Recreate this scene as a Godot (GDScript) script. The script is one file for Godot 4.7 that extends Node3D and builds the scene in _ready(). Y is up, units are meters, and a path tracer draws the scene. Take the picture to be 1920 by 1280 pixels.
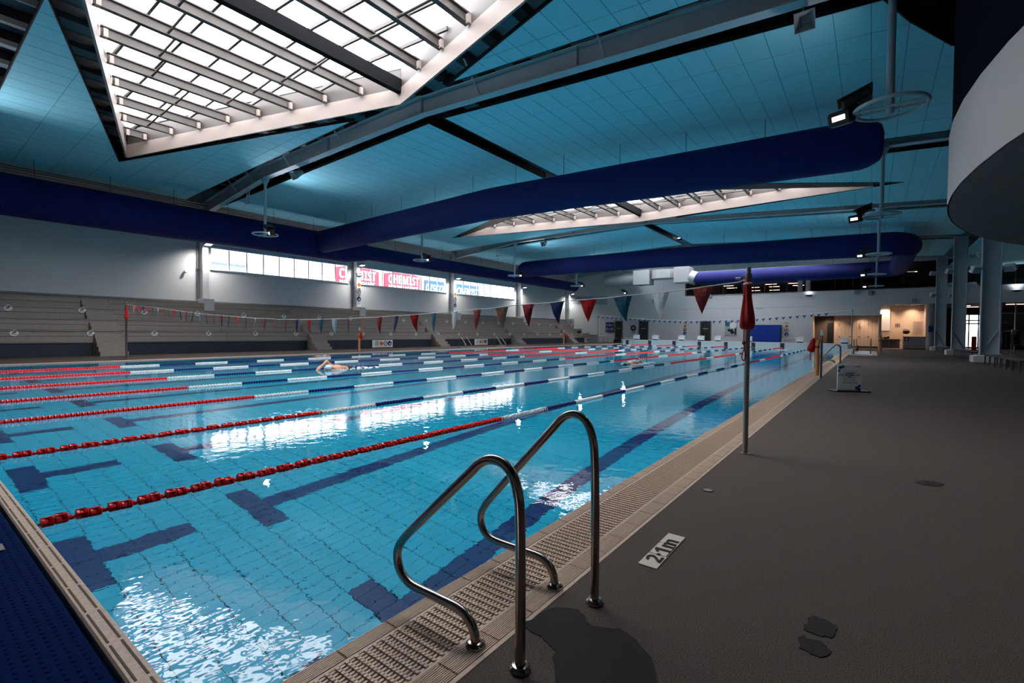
extends Node3D
# Indoor swimming hall. X runs to the right across the pool, A (= -z) along it, y up, metres.

const RIDGE := -12.4
const FRAMES := [1.3, 11.35, 21.4, 31.5, 41.7, 51.9]
const WALL_X := -30.5
const FAR_A := 55.0
const EDGE_R := -1.645
const EDGE_L := -22.4
const POOL_A0 := 0.605
const POOL_A1 := 50.6
const WATER_Y := -0.02
const ROPES := [-4.22, -6.64, -9.08, -11.54, -14.08, -16.66, -19.3]
const ORD := ["first", "second", "third", "fourth", "fifth", "sixth", "seventh", "eighth", "ninth", "tenth"]

var used := {}
var M := {}
var rng := RandomNumberGenerator.new()


class MB extends RefCounted:
	var v := PackedVector3Array()
	var n := PackedVector3Array()

	func tri(a: Vector3, b: Vector3, c: Vector3, na: Vector3, nb: Vector3, nc: Vector3) -> void:
		if (b - a).cross(c - a).dot(na + nb + nc) < 0.0:
			v.append_array([a, b, c]); n.append_array([na, nb, nc])
		else:
			v.append_array([a, c, b]); n.append_array([na, nc, nb])

	func flat(a: Vector3, b: Vector3, c: Vector3, out: Vector3) -> void:
		var k := (b - a).cross(c - a).normalized()
		if k.dot(out) < 0.0: k = -k
		tri(a, b, c, k, k, k)

	func quad(a: Vector3, b: Vector3, c: Vector3, d: Vector3, out: Vector3) -> void:
		flat(a, b, c, out); flat(a, c, d, out)

	func box(c: Vector3, s: Vector3, b := Basis()) -> MB:
		var h := s * 0.5
		for ax in 3:
			for sg in [-1.0, 1.0]:
				var u := (ax + 1) % 3
				var w := (ax + 2) % 3
				var q := []
				for k in [[-1, -1], [1, -1], [1, 1], [-1, 1]]:
					var p := Vector3.ZERO
					p[ax] = h[ax] * sg; p[u] = h[u] * k[0]; p[w] = h[w] * k[1]
					q.append(c + b * p)
				var o := Vector3.ZERO
				o[ax] = sg
				quad(q[0], q[1], q[2], q[3], b * o)
		return self

	func cbox(c: Vector3, s: Vector3, bev: float, b := Basis()) -> MB:   # a box with chamfered edges
		var h := s * 0.5
		var e := minf(bev, minf(h.x, minf(h.y, h.z)) * 0.9)
		for ax in 3:
			var u := (ax + 1) % 3
			var w := (ax + 2) % 3
			for sg in [-1.0, 1.0]:
				var q := []
				for k in [[-1, -1], [1, -1], [1, 1], [-1, 1]]:
					var p := Vector3.ZERO
					p[ax] = h[ax] * sg; p[u] = (h[u] - e) * k[0]; p[w] = (h[w] - e) * k[1]
					q.append(c + b * p)
				var o := Vector3.ZERO
				o[ax] = sg
				quad(q[0], q[1], q[2], q[3], b * o)
			for su in [-1.0, 1.0]:
				for sw in [-1.0, 1.0]:
					var r := []
					for k in [[-1, 0], [1, 0], [1, 1], [-1, 1]]:
						var p := Vector3.ZERO
						p[ax] = (h[ax] - e) * k[0]
						p[u] = su * (h[u] if k[1] == 0 else h[u] - e)
						p[w] = sw * (h[w] - e if k[1] == 0 else h[w])
						r.append(c + b * p)
					var o := Vector3.ZERO
					o[u] = su; o[w] = sw
					quad(r[0], r[1], r[2], r[3], b * o)
		for sx in [-1.0, 1.0]:
			for sy in [-1.0, 1.0]:
				for sz in [-1.0, 1.0]:
					var o := Vector3(sx, sy, sz)
					flat(c + b * (o * Vector3(h.x, h.y - e, h.z - e)), c + b * (o * Vector3(h.x - e, h.y, h.z - e)), c + b * (o * Vector3(h.x - e, h.y - e, h.z)), b * o)
		return self

	func tube(pts: Array, rad, seg := 10, cap := true) -> MB:   # a pipe along points; rad a number or one per point
		var cnt := pts.size()
		var rings := []
		var nors := []
		var d0: Vector3 = (pts[1] - pts[0]).normalized()
		var side := d0.cross(Vector3.UP if absf(d0.y) < 0.9 else Vector3.RIGHT).normalized()
		for i in cnt:
			var d: Vector3 = (pts[mini(i + 1, cnt - 1)] - pts[maxi(i - 1, 0)]).normalized()
			side = (side - d * side.dot(d)).normalized()
			var up := d.cross(side)
			var ring := []
			var nor := []
			var r: float = rad[i] if rad is Array else rad
			for k in seg:
				var t := TAU * k / seg
				var o := side * cos(t) + up * sin(t)
				nor.append(o); ring.append(pts[i] + o * r)
			rings.append(ring); nors.append(nor)
		for i in cnt - 1:
			for k in seg:
				var l := (k + 1) % seg
				tri(rings[i][k], rings[i][l], rings[i + 1][l], nors[i][k], nors[i][l], nors[i + 1][l])
				tri(rings[i][k], rings[i + 1][l], rings[i + 1][k], nors[i][k], nors[i + 1][l], nors[i + 1][k])
		if cap:
			for i in [0, cnt - 1]:
				var o: Vector3 = (pts[0] - pts[1]) if i == 0 else (pts[cnt - 1] - pts[cnt - 2])
				for k in seg: flat(pts[i], rings[i][k], rings[i][(k + 1) % seg], o)
		return self

	func lathe(prof: Array, seg: int, xf := Transform3D()) -> MB:   # profile of (radius, height), turned about y
		for i in prof.size() - 1:
			var p: Vector2 = prof[i]
			var q: Vector2 = prof[i + 1]
			var t := (q - p).normalized()
			var nn := Vector2(t.y, -t.x)
			for k in seg:
				var a := TAU * k / seg
				var b := TAU * (k + 1) / seg
				var ca := Vector3(cos(a), 0, sin(a))
				var cb := Vector3(cos(b), 0, sin(b))
				var na: Vector3 = xf.basis * (ca * nn.x + Vector3.UP * nn.y)
				var nb: Vector3 = xf.basis * (cb * nn.x + Vector3.UP * nn.y)
				var A: Vector3 = xf * (ca * p.x + Vector3.UP * p.y)
				var B: Vector3 = xf * (cb * p.x + Vector3.UP * p.y)
				var C: Vector3 = xf * (cb * q.x + Vector3.UP * q.y)
				var D: Vector3 = xf * (ca * q.x + Vector3.UP * q.y)
				if p.x > 1e-5: tri(A, B, C, na, nb, nb)
				if q.x > 1e-5: tri(A, C, D, na, nb, na)
		return self

	func sphere(c: Vector3, r: Vector3, seg := 10, rows := 6) -> MB:
		for i in rows:
			for k in seg:
				var q := []
				for st in [[i, k], [i, k + 1], [i + 1, k + 1], [i + 1, k]]:
					var th: float = PI * st[0] / rows
					var ph: float = TAU * st[1] / seg
					q.append(Vector3(sin(th) * cos(ph), cos(th), sin(th) * sin(ph)))
				tri(c + q[0] * r, c + q[1] * r, c + q[2] * r, q[0], q[1], q[2])
				tri(c + q[0] * r, c + q[2] * r, c + q[3] * r, q[0], q[2], q[3])
		return self

	func torus(c: Vector3, R: float, r: float, seg := 32, rs := 8, b := Basis()) -> MB:
		for i in seg:
			for k in rs:
				var q := []
				var m := []
				for st in [[i, k], [i + 1, k], [i + 1, k + 1], [i, k + 1]]:
					var a: float = TAU * st[0] / seg
					var t: float = TAU * st[1] / rs
					var e := Vector3(cos(a), 0, sin(a))
					var o := e * cos(t) + Vector3.UP * sin(t)
					m.append(b * o); q.append(c + b * (e * R + o * r))
				tri(q[0], q[1], q[2], m[0], m[1], m[2]); tri(q[0], q[2], q[3], m[0], m[2], m[3])
		return self

	func prism(poly: PackedVector2Array, lo: Callable, hi: Callable, xf := Transform3D(), sides := true) -> MB:   # polygon in (x, a) between two height functions
		var ids := Geometry2D.triangulate_polygon(poly)
		var at := func(p: Vector2, f: Callable) -> Vector3: return xf * Vector3(p.x, f.call(p), -p.y)
		for i in range(0, ids.size(), 3):
			var a := poly[ids[i]]
			var b := poly[ids[i + 1]]
			var c := poly[ids[i + 2]]
			flat(at.call(a, hi), at.call(b, hi), at.call(c, hi), xf.basis * Vector3.UP)
			flat(at.call(a, lo), at.call(b, lo), at.call(c, lo), xf.basis * Vector3.DOWN)
		if sides:
			var turn := -1.0 if Geometry2D.is_polygon_clockwise(poly) else 1.0
			for i in poly.size():
				var a := poly[i]
				var b := poly[(i + 1) % poly.size()]
				var o := Vector2(b.y - a.y, a.x - b.x) * turn
				quad(at.call(a, lo), at.call(b, lo), at.call(b, hi), at.call(a, hi), xf.basis * Vector3(o.x, 0, -o.y))
		return self

	func slab(poly: Array, y0: float, y1: float, xf := Transform3D()) -> MB:
		return prism(PackedVector2Array(poly), func(_p): return y0, func(_p): return y1, xf)

	func sheet(c: Vector3, u: Vector3, w: Vector3) -> MB:   # a pane: one face, half extents u and w
		quad(c - u - w, c + u - w, c + u + w, c - u + w, u.cross(w))
		return self

	func done() -> ArrayMesh:
		var a := []
		a.resize(Mesh.ARRAY_MAX)
		a[Mesh.ARRAY_VERTEX] = v
		a[Mesh.ARRAY_NORMAL] = n
		var m := ArrayMesh.new()
		m.add_surface_from_arrays(Mesh.PRIMITIVE_TRIANGLES, a)
		return m


func V(x: float, y: float, a: float) -> Vector3: return Vector3(x, y, -a)


func numbered(called: String) -> String:
	used[called] = used.get(called, -1) + 1
	return called if used[called] == 0 else "%s_%03d" % [called, used[called]]


func tag(o: Node, label := "", category := "", group := "", kind := "") -> Node:
	for p in [["label", label], ["category", category], ["group", group], ["kind", kind]]:
		if p[1]: o.set_meta(p[0], p[1])
	return o


func thing(called: String, label: String, category: String, at := Vector3.ZERO, group := "", turn := 0.0) -> Node3D:
	var o := Node3D.new()
	o.name = numbered(called)
	add_child(o)
	o.position = at
	o.rotation.y = turn
	tag(o, label, category, group)
	return o


func node_of(mesh, m: Material) -> MeshInstance3D:
	var o := MeshInstance3D.new()
	o.mesh = mesh.done() if mesh is MB else mesh
	o.material_override = m
	return o


func part(parent: Node, called: String, mesh, m: Material, at := Vector3.ZERO, b := Basis()) -> MeshInstance3D:
	var o := node_of(mesh, m)
	o.name = called
	parent.add_child(o, true)
	o.transform = Transform3D(b, at)
	return o


func solo(called: String, mesh, m: Material, label: String, category: String, at := Vector3.ZERO, group := "", b := Basis()) -> MeshInstance3D:
	var o := node_of(mesh, m)
	o.name = numbered(called)
	add_child(o)
	o.transform = Transform3D(b, at)
	tag(o, label, category, group)
	return o


func struct(called: String, mesh, m: Material, label := "", category := "") -> MeshInstance3D:
	var o := node_of(mesh, m)
	o.name = numbered(called)
	add_child(o)
	tag(o, label, category, "", "structure")
	return o


func holder(called: String, label := "", category := "") -> Node3D:   # a piece of the setting whose pieces are its children
	var o := Node3D.new()
	o.name = numbered(called)
	add_child(o)
	tag(o, label, category, "", "structure")
	return o


func copy(o: Node3D, at: Vector3, label := "", group := "") -> Node3D:
	var r: Node3D = o.duplicate()
	r.name = numbered(String(o.name))
	add_child(r)
	r.position = at
	tag(r, label, "", group)
	return r


func text(parent: Node, called: String, s: String, cap: float, m: Material, at: Vector3, b := Basis(), bold := 0.0, depth := 0.006, slant := 0.0, stretch := 1.0) -> MeshInstance3D:
	var f := SystemFont.new()
	f.font_names = PackedStringArray(["Droid Sans"])
	f.font_weight = 700 if bold > 0.0 else 400
	var fv := FontVariation.new()
	fv.base_font = f
	var t := TextMesh.new()
	t.text = s
	t.font = fv
	t.font_size = 48
	t.pixel_size = cap / 34.0
	t.depth = depth
	t.curve_step = 4.0
	var o := node_of(t, m)
	o.name = called
	parent.add_child(o, true)
	var sh := Basis(Vector3(stretch, 0, 0), Vector3(slant, 1, 0), Vector3(0, 0, 1))
	o.transform = Transform3D(b * sh, at)
	return o


func mat(key: String, c: Color, rough := 0.7, metal := 0.0, spec := 0.5) -> StandardMaterial3D:
	var m := StandardMaterial3D.new()
	m.resource_name = key
	m.albedo_color = c
	m.roughness = rough
	m.metallic = metal
	m.metallic_specular = spec
	M[key] = m
	return m


func noise_tex(freq: float, ramp: Array, size := 512, octaves := 4, kind := FastNoiseLite.TYPE_SIMPLEX_SMOOTH, sd := 3) -> NoiseTexture2D:
	var f := FastNoiseLite.new()
	f.seed = sd
	f.frequency = freq
	f.noise_type = kind
	f.fractal_octaves = octaves
	var t := NoiseTexture2D.new()
	t.width = size
	t.height = size
	t.seamless = true
	t.noise = f
	var g := Gradient.new()
	g.offsets = PackedFloat32Array(ramp.map(func(r): return r[0]))
	g.colors = PackedColorArray(ramp.map(func(r): return r[1]))
	t.color_ramp = g
	return t


func grain(m: StandardMaterial3D, freq: float, lo: float, hi: float, scale: float, sd := 3, bump := 0.0, octaves := 4) -> StandardMaterial3D:
	m.albedo_texture = noise_tex(freq, [[0.0, Color(lo, lo, lo)], [1.0, Color(hi, hi, hi)]], 512, octaves, FastNoiseLite.TYPE_SIMPLEX_SMOOTH, sd)
	m.uv1_triplanar = true
	m.uv1_world_triplanar = true
	m.uv1_scale = Vector3.ONE * scale
	if bump > 0.0:
		m.heightmap_enabled = true
		m.heightmap_scale = bump
		m.heightmap_texture = m.albedo_texture
	return m


func glow(key: String, c: Color, energy: float) -> StandardMaterial3D:
	var m := mat(key, c, 0.5)
	m.emission_enabled = true
	m.emission = c
	m.emission_energy_multiplier = energy
	return m


func spot(at: Vector3, towards: Vector3, energy: float, c: Color, angle: float, size := 0.1, blend := 0.8) -> void:
	var l := SpotLight3D.new()
	l.name = "lamp_beam"
	add_child(l, true)
	l.position = at
	var d := (towards - at).normalized()
	l.basis = Basis.looking_at(d, Vector3.UP if absf(d.y) < 0.95 else Vector3.RIGHT)
	l.light_energy = energy
	l.light_color = c
	l.spot_angle = angle
	l.spot_angle_attenuation = blend
	l.spot_range = 60.0
	l.spot_attenuation = 2.0
	l.light_size = size
	l.shadow_enabled = true


func roof_y(x: float) -> float:   # underside of the suspended ceiling
	return 8.66 + (x - RIDGE) * (0.026 if x < RIDGE else -0.066)


func arc(c: Vector3, u: Vector3, w: Vector3, r: float, t0: float, t1: float, k: int) -> Array:
	var out := []
	for i in k + 1:
		var t := deg_to_rad(lerpf(t0, t1, float(i) / k))
		out.append(c + (u * cos(t) + w * sin(t)) * r)
	return out


func smooth_path(pts: Array, per := 6) -> Array:   # a rounded path through the points
	var cv := Curve3D.new()
	for i in pts.size():
		var d: Vector3 = (pts[mini(i + 1, pts.size() - 1)] - pts[maxi(i - 1, 0)]) / 6.0
		cv.add_point(pts[i], -d, d)
	var out := []
	for i in pts.size() - 1:
		for k in per: out.append(cv.sample(i, float(k) / per))
	out.append(pts[-1])
	return out


func _ready() -> void:
	rng.seed = 7
	look()
	materials()
	pool()
	decks()
	hall_walls()
	roof()
	ceiling()
	skylights()
	ducts()
	balcony()
	stand()
	left_wall_fittings()
	street()
	far_end()
	lobby()
	lane_ropes()
	rails()
	flags()
	masts()
	deck_things()
	swimmers()


func look() -> void:
	var cam := Camera3D.new()
	cam.name = "camera"
	add_child(cam)
	cam.fov = 70.96
	cam.near = 0.05
	cam.far = 400.0
	# turned 36.9 degrees to the left of the pool's length, 1.2 degrees down
	var y := deg_to_rad(36.92)
	cam.transform = Transform3D(Basis(Vector3.UP, y) * Basis(Vector3.RIGHT, deg_to_rad(-1.208)) * Basis(Vector3.BACK, deg_to_rad(0.55)), Vector3(0, 1.25, 0))
	cam.current = true
	var env := Environment.new()
	env.background_mode = Environment.BG_SKY
	var sm := ProceduralSkyMaterial.new()   # an overcast sky
	sm.sky_top_color = Color(0.98, 0.985, 1.0)
	sm.sky_horizon_color = Color(0.96, 0.975, 1.0)
	sm.ground_bottom_color = Color(0.45, 0.45, 0.45)
	sm.ground_horizon_color = Color(0.6, 0.6, 0.6)
	sm.sky_energy_multiplier = 1.0
	env.sky = Sky.new()
	env.sky.sky_material = sm
	env.background_energy_multiplier = SKY
	env.tonemap_mode = Environment.TONE_MAPPER_LINEAR
	env.tonemap_exposure = EXPOSURE
	env.sdfgi_enabled = true
	env.ssao_enabled = true
	env.ssil_enabled = true
	var we := WorldEnvironment.new()
	we.name = "world"
	we.environment = env
	add_child(we)


const SKY := 8.0
const EXPOSURE := 1.4


func materials() -> void:
	var dk := mat("deck", Color(0.46, 0.405, 0.38), 0.8, 0.0, 0.25)
	dk.albedo_texture = noise_tex(0.09, [[0.0, Color(0.5, 0.5, 0.5)], [0.38, Color(0.66, 0.66, 0.66)], [0.6, Color(0.86, 0.86, 0.86)], [0.8, Color(1, 1, 1)]], 1024, 5, FastNoiseLite.TYPE_SIMPLEX, 4)
	dk.uv1_triplanar = true
	dk.uv1_world_triplanar = true
	dk.uv1_scale = Vector3.ONE * 1.7
	mat("wet", Color(0.19, 0.17, 0.165), 0.55, 0.0, 0.2)
	grain(mat("tan_tile", Color(0.86, 0.745, 0.65), 0.5), 0.03, 0.86, 1.0, 2.0, 5)
	grain(mat("grate", Color(0.88, 0.77, 0.68), 0.5), 0.03, 0.88, 1.0, 2.0, 6)
	mat("grout", Color(0.36, 0.30, 0.26), 0.9)
	mat("channel", Color(0.16, 0.13, 0.12), 0.9)
	mat("pool_tile", Color(0.0, 0.75, 0.87), 0.35)
	mat("pool_joint", Color(0.0, 0.42, 0.52), 0.8)
	mat("mark_tile", Color(0.0, 0.20, 0.45), 0.35)
	mat("white_tile", Color(0.82, 0.84, 0.85), 0.3)
	mat("steel", Color(0.64, 0.59, 0.56), 0.2, 1.0)
	mat("brushed", Color(0.66, 0.63, 0.61), 0.38, 0.75)
	mat("dull_steel", Color(0.55, 0.55, 0.55), 0.4, 1.0)
	mat("frame_paint", Color(0.70, 0.74, 0.77), 0.5)
	mat("purlin", Color(0.12, 0.13, 0.15), 0.7)
	mat("deck_sheet", Color(0.50, 0.56, 0.60), 0.6)
	mat("ceiling_tile", Color(0.60, 0.86, 0.92), 0.75)
	mat("ceiling_grid", Color(0.36, 0.62, 0.68), 0.8)
	mat("cream", Color(0.62, 0.56, 0.53), 0.55)
	mat("rafter", Color(0.29, 0.26, 0.245), 0.55)
	mat("dark_beam", Color(0.08, 0.085, 0.10), 0.85, 0.0, 0.2)
	mat("wall", Color(0.79, 0.80, 0.81), 0.8)
	mat("wall_grey", Color(0.52, 0.54, 0.56), 0.8)
	mat("duct", Color(0.012, 0.065, 0.36), 0.85)
	mat("duct_seam", Color(0.01, 0.05, 0.28), 0.85)
	mat("rail_black", Color(0.06, 0.06, 0.07), 0.5)
	mat("silver", Color(0.60, 0.62, 0.63), 0.45, 0.3)
	mat("navy_wall", Color(0.02, 0.045, 0.09), 0.9, 0.0, 0.1)
	mat("fascia", Color(0.66, 0.64, 0.63), 0.6)
	mat("marker", Color(0.86, 0.80, 0.74), 0.5)
	mat("soffit", Color(0.50, 0.50, 0.51), 0.7)
	grain(mat("plank", Color(0.62, 0.575, 0.55), 0.65), 0.02, 0.9, 1.0, 0.8, 10)
	mat("plank_gap", Color(0.12, 0.11, 0.11), 0.9)
	mat("navy_panel", Color(0.13, 0.17, 0.22), 0.55)
	mat("white", Color(0.90, 0.90, 0.90), 0.5)
	mat("black", Color(0.03, 0.03, 0.035), 0.5)
	mat("ink", Color(0.08, 0.08, 0.09), 0.8)
	mat("blue_ink", Color(0.04, 0.14, 0.42), 0.7)
	mat("orange_ink", Color(0.90, 0.50, 0.16), 0.7)
	mat("red_ink", Color(0.75, 0.08, 0.06), 0.7)
	mat("bulk_blue", Color(0.0, 0.10, 0.30), 0.8, 0.0, 0.12)
	mat("slot", Color(0.40, 0.34, 0.30), 0.9)
	mat("door_dark", Color(0.14, 0.13, 0.13), 0.6)
	mat("locker", Color(0.04, 0.22, 0.62), 0.4)
	mat("locker_gap", Color(0.02, 0.06, 0.18), 0.8)
	mat("beige_wall", Color(0.72, 0.64, 0.57), 0.8)
	mat("brown_wall", Color(0.30, 0.25, 0.23), 0.8)
	mat("lobby_dark", Color(0.16, 0.14, 0.135), 0.8)
	mat("wood_bench", Color(0.30, 0.25, 0.23), 0.6)
	mat("rope_red", Color(0.95, 0.05, 0.06), 0.35)
	mat("rope_white", Color(0.92, 0.92, 0.92), 0.35)
	mat("rope_blue", Color(0.02, 0.09, 0.40), 0.35)
	mat("cable", Color(0.5, 0.5, 0.5), 0.4, 0.8)
	mat("bag_red", Color(0.72, 0.03, 0.06), 0.7)
	mat("float_orange", Color(0.85, 0.56, 0.36), 0.6)
	mat("string", Color(0.90, 0.88, 0.86), 0.7)
	for f in [["flag_darkred", Color(0.62, 0.15, 0.14)], ["flag_white", Color(0.86, 0.86, 0.87)], ["flag_teal", Color(0.10, 0.40, 0.48)], ["flag_red", Color(1.0, 0.05, 0.05)], ["flag_navy", Color(0.05, 0.10, 0.36)], ["flag_crimson", Color(0.76, 0.08, 0.16)], ["flag_orange", Color(0.76, 0.46, 0.34)], ["flag_blue", Color(0.04, 0.16, 0.55)]]:
		var m := mat(f[0], f[1], 0.75)
		m.backlight_enabled = true
		m.backlight = Color(0.25, 0.25, 0.25)
	grain(mat("facade", Color(0.85, 0.80, 0.74), 0.8), 0.02, 0.92, 1.0, 0.2, 11)
	mat("facade_white", Color(0.93, 0.93, 0.93), 0.8)
	mat("facade_grey", Color(0.62, 0.66, 0.70), 0.8)
	mat("sign_red", Color(0.86, 0.16, 0.26), 0.6)
	mat("sign_blue", Color(0.10, 0.32, 0.50), 0.6)
	mat("skin", Color(0.78, 0.56, 0.45), 0.5)
	mat("swim_blue", Color(0.10, 0.14, 0.25), 0.5)
	mat("cap_pale", Color(0.78, 0.85, 0.92), 0.4)
	mat("foam", Color(0.93, 0.95, 0.96), 0.5)
	mat("glass_dark", Color(0.05, 0.06, 0.07), 0.1)
	var w := mat("water", Color(0.92, 0.99, 1.0, 0.0), 0.0, 0.0, 0.5)
	w.transparency = BaseMaterial3D.TRANSPARENCY_ALPHA
	w.refraction_enabled = true
	w.refraction_scale = 0.033
	var f := FastNoiseLite.new()
	f.seed = 12
	f.noise_type = FastNoiseLite.TYPE_SIMPLEX_SMOOTH
	f.frequency = 0.012
	f.fractal_octaves = 4
	f.fractal_gain = 0.55
	var nt := NoiseTexture2D.new()
	nt.width = 1024
	nt.height = 1024
	nt.seamless = true
	nt.noise = f
	nt.as_normal_map = true
	nt.bump_strength = 8.0
	w.normal_enabled = true
	w.normal_scale = RIPPLE
	w.normal_texture = nt
	w.uv1_scale = Vector3(0.36, 0.30, 1)
	var g := mat("pane", Color(0.05, 0.06, 0.07, 0.1), 0.0, 0.0, 0.5)
	g.transparency = BaseMaterial3D.TRANSPARENCY_ALPHA
	var wg := mat("tinted_pane", Color(0.03, 0.035, 0.04, 0.2), 0.0, 0.0, 0.5)
	wg.transparency = BaseMaterial3D.TRANSPARENCY_ALPHA
	var sg := mat("sky_pane", Color(0.95, 0.92, 0.90, 0.06), 0.3, 0.0, 0.3)
	sg.transparency = BaseMaterial3D.TRANSPARENCY_ALPHA
	var lamp := glow("lamp_white", Color(0.96, 0.98, 1.0), 2.5)
	lamp.roughness = 0.3
	glow("lamp_warm", Color(1.0, 0.86, 0.74), 7.0)
	glow("strip_warm", Color(1.0, 0.78, 0.68), 5.0)


const RIPPLE := 0.045


func tiles_mesh(rows: Array, cols: Callable, want: Callable) -> MB:   # joined floor tiles, each with its own edge
	var mb := MB.new()
	for r in rows:
		for c in cols.call(r):
			if not want.call(r, c): continue
			tile_at(mb, c[0], c[1], r[0], r[1])
	return mb


func tile_at(mb: MB, x0: float, x1: float, a0: float, a1: float) -> void:
	var j := 0.004
	var i := 0.002
	var y := -2.1
	var p := [V(x0 + i, y, a0 + j), V(x1 - i, y, a0 + j), V(x1 - i, y, a1 - j), V(x0 + i, y, a1 - j)]
	mb.quad(p[0], p[1], p[2], p[3], Vector3.UP)
	for k in 4:
		var d := Vector3(0, -0.012, 0)
		var mid: Vector3 = (p[k] + p[(k + 1) % 4]) * 0.5 - (p[0] + p[2]) * 0.5
		mb.quad(p[k], p[(k + 1) % 4], p[(k + 1) % 4] + d, p[k] + d, mid)


func lane_centres() -> Array:
	var e := [EDGE_R] + ROPES + [EDGE_L]
	var out := []
	for i in 8: out.append([e[i + 1], e[i], (e[i] + e[i + 1]) * 0.5])
	out[0][2] = -3.03
	return out


func pool() -> void:
	# basin: a joint-coloured shell with tiles standing proud of it
	var basin := holder("pool_basin", "tiled swimming pool basin with dark blue lane marks under the water", "pool")
	var mb := MB.new()
	mb.box(V((EDGE_L + EDGE_R) / 2, -2.21, (POOL_A0 + POOL_A1) / 2), Vector3(EDGE_R - EDGE_L + 0.4, 0.2, POOL_A1 - POOL_A0 + 0.6))
	mb.box(V(EDGE_R + 0.1, -1.08, 25.6), Vector3(0.19, 2.1, 51.0))
	mb.box(V(EDGE_L - 0.1, -1.08, 25.6), Vector3(0.19, 2.1, 51.0))
	mb.box(V((EDGE_L + EDGE_R) / 2, -1.08, POOL_A0 - 0.12), Vector3(EDGE_R - EDGE_L + 0.4, 2.1, 0.2))
	part(basin, "joint_bed", mb, M.pool_joint)
	var rows := []
	for i in 204:
		var a0 := 0.685 + 0.245 * (i - 1) if i > 0 else POOL_A0
		a0 = maxf(a0, POOL_A0)
		var a1 := 0.685 + 0.245 * i
		if a0 < POOL_A1: rows.append([a0, minf(a1, POOL_A1), i - 1])
	var lanes := lane_centres()
	# rows 1 and 7 carry cross bars; the long line runs between the bars of both ends, broken at half way
	var is_cross := func(k: int) -> bool: return k in [1, 7, 87, 90, 196]
	var is_line := func(k: int) -> bool: return (k > 1 and k < 5) or (k > 7 and k < 87) or (k > 90 and k < 196)
	var light := {}
	var dark := {}
	var near_light := []
	var near_dark := []
	var lm := MB.new()
	var dm := MB.new()
	for r in rows:
		var k: int = r[2]
		for L in lanes:
			var c: float = L[2]
			var xs := []
			var marks := []
			for k2 in 8:
				xs.append(lerpf(L[0], c - 0.125, k2 / 8.0)); marks.append(is_cross.call(k) and k2 > 4)
			for k2 in 2:
				xs.append(c - 0.125 + 0.125 * k2); marks.append(is_cross.call(k) or is_line.call(k))
			for k2 in 8:
				xs.append(lerpf(c + 0.125, L[1], k2 / 8.0)); marks.append(is_cross.call(k) and k2 < 3)
			xs.append(L[1])
			if is_cross.call(k):   # the cross bar is exactly one metre
				xs[5] = c - 0.5; xs[13] = c + 0.5
			for i in 18:
				var t := [xs[i], xs[i + 1], r[0], r[1]]
				var near: bool = r[0] > 0.9 and r[0] < 2.7 and L[1] > -5.0
				if near and marks[i] and near_dark.size() < 60: near_dark.append(t)
				elif near and not marks[i] and near_light.size() < 235: near_light.append(t)
				else: tile_at(dm if marks[i] else lm, t[0], t[1], t[2], t[3])
	for t in near_light:
		var b := MB.new()
		tile_at(b, t[0], t[1], t[2], t[3])
		part(basin, "floor_tile", b, M.pool_tile)
	for t in near_dark:
		var b := MB.new()
		tile_at(b, t[0], t[1], t[2], t[3])
		part(basin, "lane_mark_tile", b, M.mark_tile)
	tag(part(basin, "floor_tiling", lm, M.pool_tile), "", "", "", "stuff")
	tag(part(basin, "lane_mark_tiling", dm, M.mark_tile), "", "", "", "stuff")
	var walls := MB.new()
	for s in [[EDGE_R - 0.008, -1.0], [EDGE_L + 0.008, 1.0]]:
		for i in 100:
			for j in 4:
				var a := POOL_A0 + 0.5 * i
				walls.box(V(s[0], -0.36 - 0.49 * j, a + 0.25), Vector3(0.016, 0.48, 0.488))
	for i in 41:
		for j in 4: walls.box(V(EDGE_L + 0.26 + 0.506 * i, -0.36 - 0.49 * j, POOL_A0 - 0.01), Vector3(0.494, 0.48, 0.016))
	tag(part(basin, "wall_tiling", walls, M.pool_tile), "", "", "", "stuff")
	var band := MB.new()
	for s in [EDGE_R - 0.008, EDGE_L + 0.008]:
		for i in 200: band.box(V(s, -0.065, POOL_A0 + 0.125 + 0.25 * i), Vector3(0.018, 0.1, 0.244))
	tag(part(basin, "waterline_tiling", band, M.mark_tile), "dark blue waterline tiles", "", "", "stuff")
	# far end wall, white tiles above the water with blue posts at the lane lines
	var endw := holder("pool_end_wall", "low white tiled wall at the far end of the pool", "wall")
	part(endw, "core", MB.new().box(V((EDGE_L + EDGE_R) / 2, -0.85, POOL_A1 + 0.25), Vector3(EDGE_R - EDGE_L + 0.4, 2.52, 0.46)), M.wall_grey)
	var et := MB.new()
	for i in 83:
		for j in 3: et.box(V(EDGE_L + 0.125 + 0.25 * i, 0.33 - 0.15 * j, POOL_A1 + 0.01), Vector3(0.238, 0.138, 0.02))
		for j in 8: et.box(V(EDGE_L + 0.125 + 0.25 * i, -0.16 - 0.25 * j, POOL_A1 + 0.01), Vector3(0.238, 0.238, 0.02))
	tag(part(endw, "wall_tiling", et, M.white_tile), "", "", "", "stuff")
	part(endw, "coping", MB.new().cbox(V((EDGE_L + EDGE_R) / 2, 0.43, POOL_A1 + 0.24), Vector3(EDGE_R - EDGE_L + 0.4, 0.06, 0.52), 0.01), M.white_tile)
	for x in ROPES + [-18.78 - 3.1]:
		part(endw, "lane_post_tile", MB.new().box(V(x, 0.18, POOL_A1 - 0.005), Vector3(0.34, 0.44, 0.02)), M.navy_panel)
	# the water itself
	var wa := []
	wa.resize(Mesh.ARRAY_MAX)
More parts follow.
